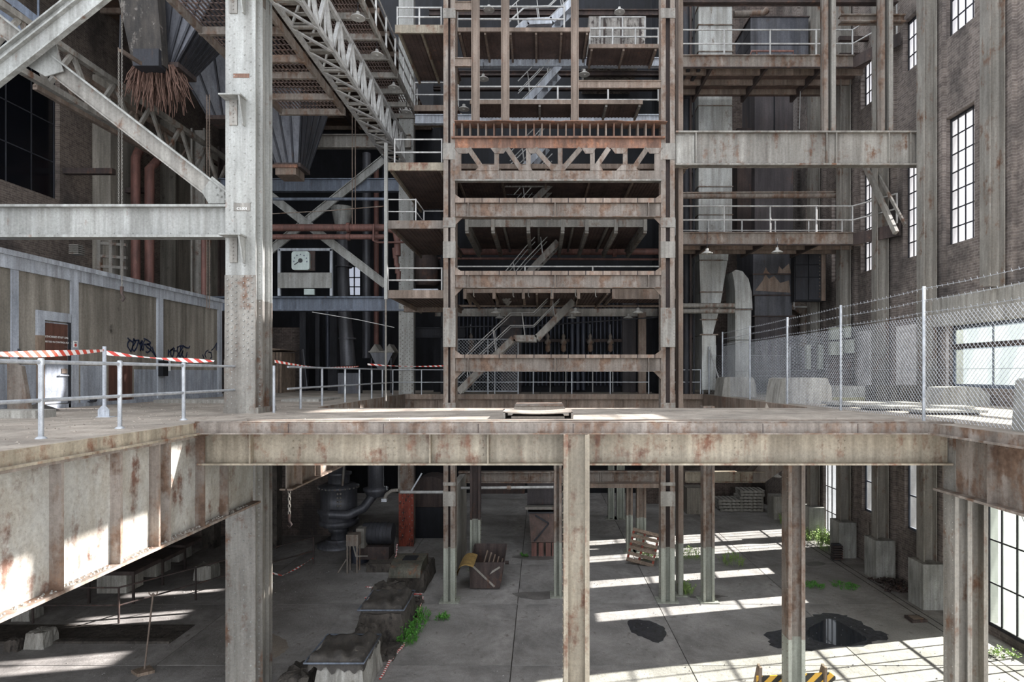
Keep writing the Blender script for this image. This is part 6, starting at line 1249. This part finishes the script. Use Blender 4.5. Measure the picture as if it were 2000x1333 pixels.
for r_ in range(4):
    for c_ in range(2): a = -math.pi/2+.25+c_*.15; g.rivs([(mx+.73*math.cos(a), d+.73*math.sin(a), 1.75+r_*.16)], (math.cos(a), math.sin(a), 0), .045)
for k in range(14): a = -math.pi+k*math.pi/13; g.rivs([(mx+.8*math.cos(a), d+.8*math.sin(a), 2.4)], (math.cos(a), math.sin(a), 0), .04)
g.obj('bolts', mGREYD, t, kind='stuff')
G().tube([(mx-.1, d-.8, 1.45), (mx+.6, d-.75, 1.4), (mx+1.1, d-.4, 1.6), (mx+1.5, d-.1, 2.15)], .18, 12).obj('outlet_duct', mSHEET, t)
G().tube([(mx+.35, d-.4, 3.5), (mx+.3, d-.5, 2.5)], .05, 8).obj('lever_pipe', mGREYD, t)
G().lathe((mx+1.5, d, 0), [(.32, 2.0), (.45, 2.2), (.5, 2.25), (.5, 2.35), (.32, 2.4), (.32, 4.2)], 20).obj('exhaust_pipe', mSHEET, t)
t = E('electric_motor', 'dark electric motor on a concrete base beside the mill', 'motor', (PX(717, 22), 22.2, 0))
G().tube([(PX(703, 22), 22.5, 1.15), (PX(762, 22), 22.5, 1.15)], .38, 20).obj('housing', mDARK, t); B(PX(696, 22), PX(712, 22), 21.95, 22.4, .75, 1.45).obj('terminal_box', mGREYD, t)
B(PX(700, 22), PX(758, 22), 22.1, 22.9, .3, .75).obj('bedplate', mRDK, t); B(PX(715, 21.6), PX(762, 21.6), 21.6, 22.9, 0, .3).obj('concrete_base', mCDRK, t)
for k in range(6): x = PX(716+k*7, 22); G().tube([(x, 22.5, 1.15), (x+.02, 22.5, 1.15)], .4, 20).obj('cooling_fin', mDARK, t)
t = E('control_stand', 'small rusty control box on a four legged stand before the mill', 'stand', (PX(687, 21.5), 21.5, 0)); d = 21.5
B(PX(676, d), PX(699, d), d, d+.4, .95, 1.35).obj('box', mRUST2, t)
for x in (678, 697):
    for yy in (d+.03, d+.35): G().bar((PX(x, d), yy, 0), (PX(x, d), yy, .95), .05, .05).obj('leg', mRUST2, t)
G().bar((PX(660, d), d, .02), (PX(677, d), d, .5), .04, .04).obj('brace', mRUST2, t); G().tube([(PX(690, d), d, .95), (PX(695, d), d, .6), (PX(715, d), d+.2, .55)], .03, 8).obj('cable', mGREYD, t)
G().lathe((PX(702, 22.8), 22.9, 0), [(.35, 0), (.35, 1.0), (.25, 1.15)], 18).obj('steel_drum', mTUBE, None, 'dark blue drum between control stand and motor', 'drum')
t = E('valve_elbow', 'pale bent pipe with a tap hanging beside the red column', 'pipe', P(765, 965, 23)); G().tube([P(778, 958, 23), P(765, 959, 23), P(755, 966, 23), P(751, 976, 23)], .07, 10).obj('elbow', mGREYD, t); B(PX(746, 23), PX(756, 23), 22.9, 23.1, PZ(980, 23), PZ(974, 23)).obj('outlet', mGALV, t); G().tube([P(756, 958, 23), P(755, 950, 23)], .02, 6).obj('tap', mGALV, t)
g = G().tube([P(782, 962, 22.9), P(866, 962, 22.9)], .06, 10).obj('service_pipe', mRAILW, None, 'pale pipe from the red column to the left tower leg', 'pipe'); G().bar(P(803, 960, 22.9), P(824, 925, 22.9), .03, .05).obj('handle', mGALV, g); G().tube([P(779, 905, 23), P(779, 955, 23)], .04, 8).obj('drop_pipe', mGREYD, g)
t = E('round_boiler_end', 'dark rounded machine casing in the gloom right of the red column', 'machine', (PX(835, 26), 26, 0)); G().tube([(PX(838, 26), 26.2, 1.6), (PX(838, 26), 27.5, 1.6)], 1.0, 28).obj('drum_end', mRDK, t); B(PX(800, 26), PX(866, 26), 26.1, 27.5, 0, 1.3).obj('saddle', mBLK, t)
# under the left deck
t = E('hook_stand', 'thin rusty hook stand on a square foot in a sun patch', 'stand', (PX(296, 14.4), 14.4, 0)); hx = PX(293, 14.6)
G().prism([(hx-.28, 14.35), (hx, 14.15), (hx+.27, 14.35), (hx, 14.6)], 'z', 0, .07).obj('foot_plate', mWOOD, t); G().tube([(hx, 14.4, .07), (hx+.2, 14.4, PZ(1160, 14.4))], .02, 8).obj('pole', mRUST, t)
tz = PZ(1160, 14.4)
for s_ in (1, -1): G().tube([(hx+.2, 14.4, tz), (hx+.2+s_*.05, 14.4, tz-.04), (hx+.2+s_*.09, 14.4, tz-.01), (hx+.2+s_*.1, 14.4, tz+.04)], .014, 6).obj('hook', mRUST, t)
rail('thin dark railing around the pit under the left walkway', [(-14.2, 17.2, 0), (PX(232, 17.2), 17.2, 0), (-8.3, 22.5, 0)], 1.0, 2, .025, mRDK)
for i, (x, y, w_, dd_, h, lb) in enumerate(((165, 1172, .9, 2.2, 1.0, 'dark machine bench under the left walkway, nearest'), (230, 1150, .9, 2.0, .9, 'dark machine bench under the left walkway, middle'), (280, 1130, .9, 1.8, .9, 'dark machine bench under the left walkway, farthest'))):
    d = 18.6+i*1.6; X = PX(x, d); t = E('machine_bench', lb, 'bench', (X, d, 0)); B(X, X+w_+.6, d, d+dd_*.6, h-.12, h).obj('top', mRDK, t)
    for xx in (X+.05, X+w_+.5): B(xx, xx+.06, d+.05, d+.11, 0, h-.12).obj('leg', mRDK, t)
    B(X+.3, X+w_+.3, d+.1, d+.9, h*.3, h-.14).obj('machine_body', mCBLK, t)
for i, (x, y, s_, lb) in enumerate(((65, 1270, .5, 'small pale block on the floor at the lower left'), (20, 1275, .35, 'dark round block at the lower left frame edge'), (395, 1135, .6, 'pale block under the walkway by the taped posts'), (40, 1215, .5, 'pale cube farther back at the lower left'))):
    yy = LY(y); X = PX(x, yy); ped(lb, X-s_/2, X+s_/2, yy, yy+s_, s_*.8, mCBLK if i != 1 else mCDRK, .08, .015, 'concrete_cube')
t = E('pit_curb', 'dark recessed pit edge on the floor under the left walkway', 'curb', (-11, 15, 0)); B(-16, -9.6, 15.9, 16.1, 0, .06).obj('edge', mCDRK, t); B(-16, -9.6, 16.1, 17.1, 0, .01).obj('pit_cover', mCDRK, t)
for i, x in enumerate((-9.15, -8.9)): G().tube([(x, 18.2, 0), (x, 18.2, 5.9)], .035, 8).obj('standpipe', mPIPE, None, ('left thin standpipe with tape under the walkway', 'right thin standpipe with tape under the walkway')[i], 'pipe')
tape('red and white tape sagging from the standpipes under the walkway', [(-8.9, 18.2, PZ(1095, 18.2)), (-8.6, 20.5, PZ(1125, 20.5)), (-8.3, 22.5, PZ(1090, 22.5))], .06)
gridwall('wall_lower_left', 26.5, 26.8, -17, -8.6, 0, 6, [], mBRICKX, 'y')
for i, x in enumerate((-16, -13.5, -11)): B(x, x+.5, 24.5, 25, 0, 6).obj('support_pier', mCDRK, None, ('dark pier under the left deck, outermost', 'dark pier under the left deck, middle', 'dark pier under the left deck, innermost')[i], 'pier', kind='thing')
for i, y in enumerate((11.5, 14.5, 17.5, 20.5, 23.5)): girder('deck_joist', ('first', 'second', 'third', 'fourth', 'fifth')[i]+' dark joist under the left deck, counting from the front', 'x', -17, -6.2, y, 5.5, 5.98, .2, mRDK, cat='joist')
# loose grit
def grit(label, n_, fx, m, smin, smax, name='grit'):
    g = G()
    for i in range(n_):
        x, y, z_ = fx(); s = R.uniform(smin, smax); a = R.uniform(0, 6); g.add([(x+s*math.cos(a+k*2.1)*R.uniform(.6, 1.2), y+s*math.sin(a+k*2.1)*R.uniform(.6, 1.2), z_) for k in range(3)]+[(x, y, z_+s*.8)], [(0, 1, 3), (1, 2, 3), (2, 0, 3)])
    g.obj(name, m, None, label, 'debris', kind='stuff')
grit('fine rubble and grit scattered over the lower concrete floor', 1500, lambda: (R.uniform(-12, 11), R.uniform(12.5, 26), 0), mCONC, .008, .03)
grit('crumbs of rubble scattered over the left deck before the control room', 500, lambda: (R.uniform(-11.5, -6.2), R.uniform(7, 18), DZ), mDECK, .008, .03)
grit('pale chips scattered on the near sunlit walkway', 160, lambda: (R.uniform(-5.5, 6.3), R.uniform(10.6, 15), DZ), mDECK, .008, .02)
# deck surface rust ribs visible: steel rail strip
B(-5.3, 6.4, 11.1, 11.16, DZ, DZ+.012).obj('rail_strip', mRUST, None, 'thin rusty rail strip let into the near walkway', 'rail')
# window bay extras: big pilaster brick piers at right edge of picture
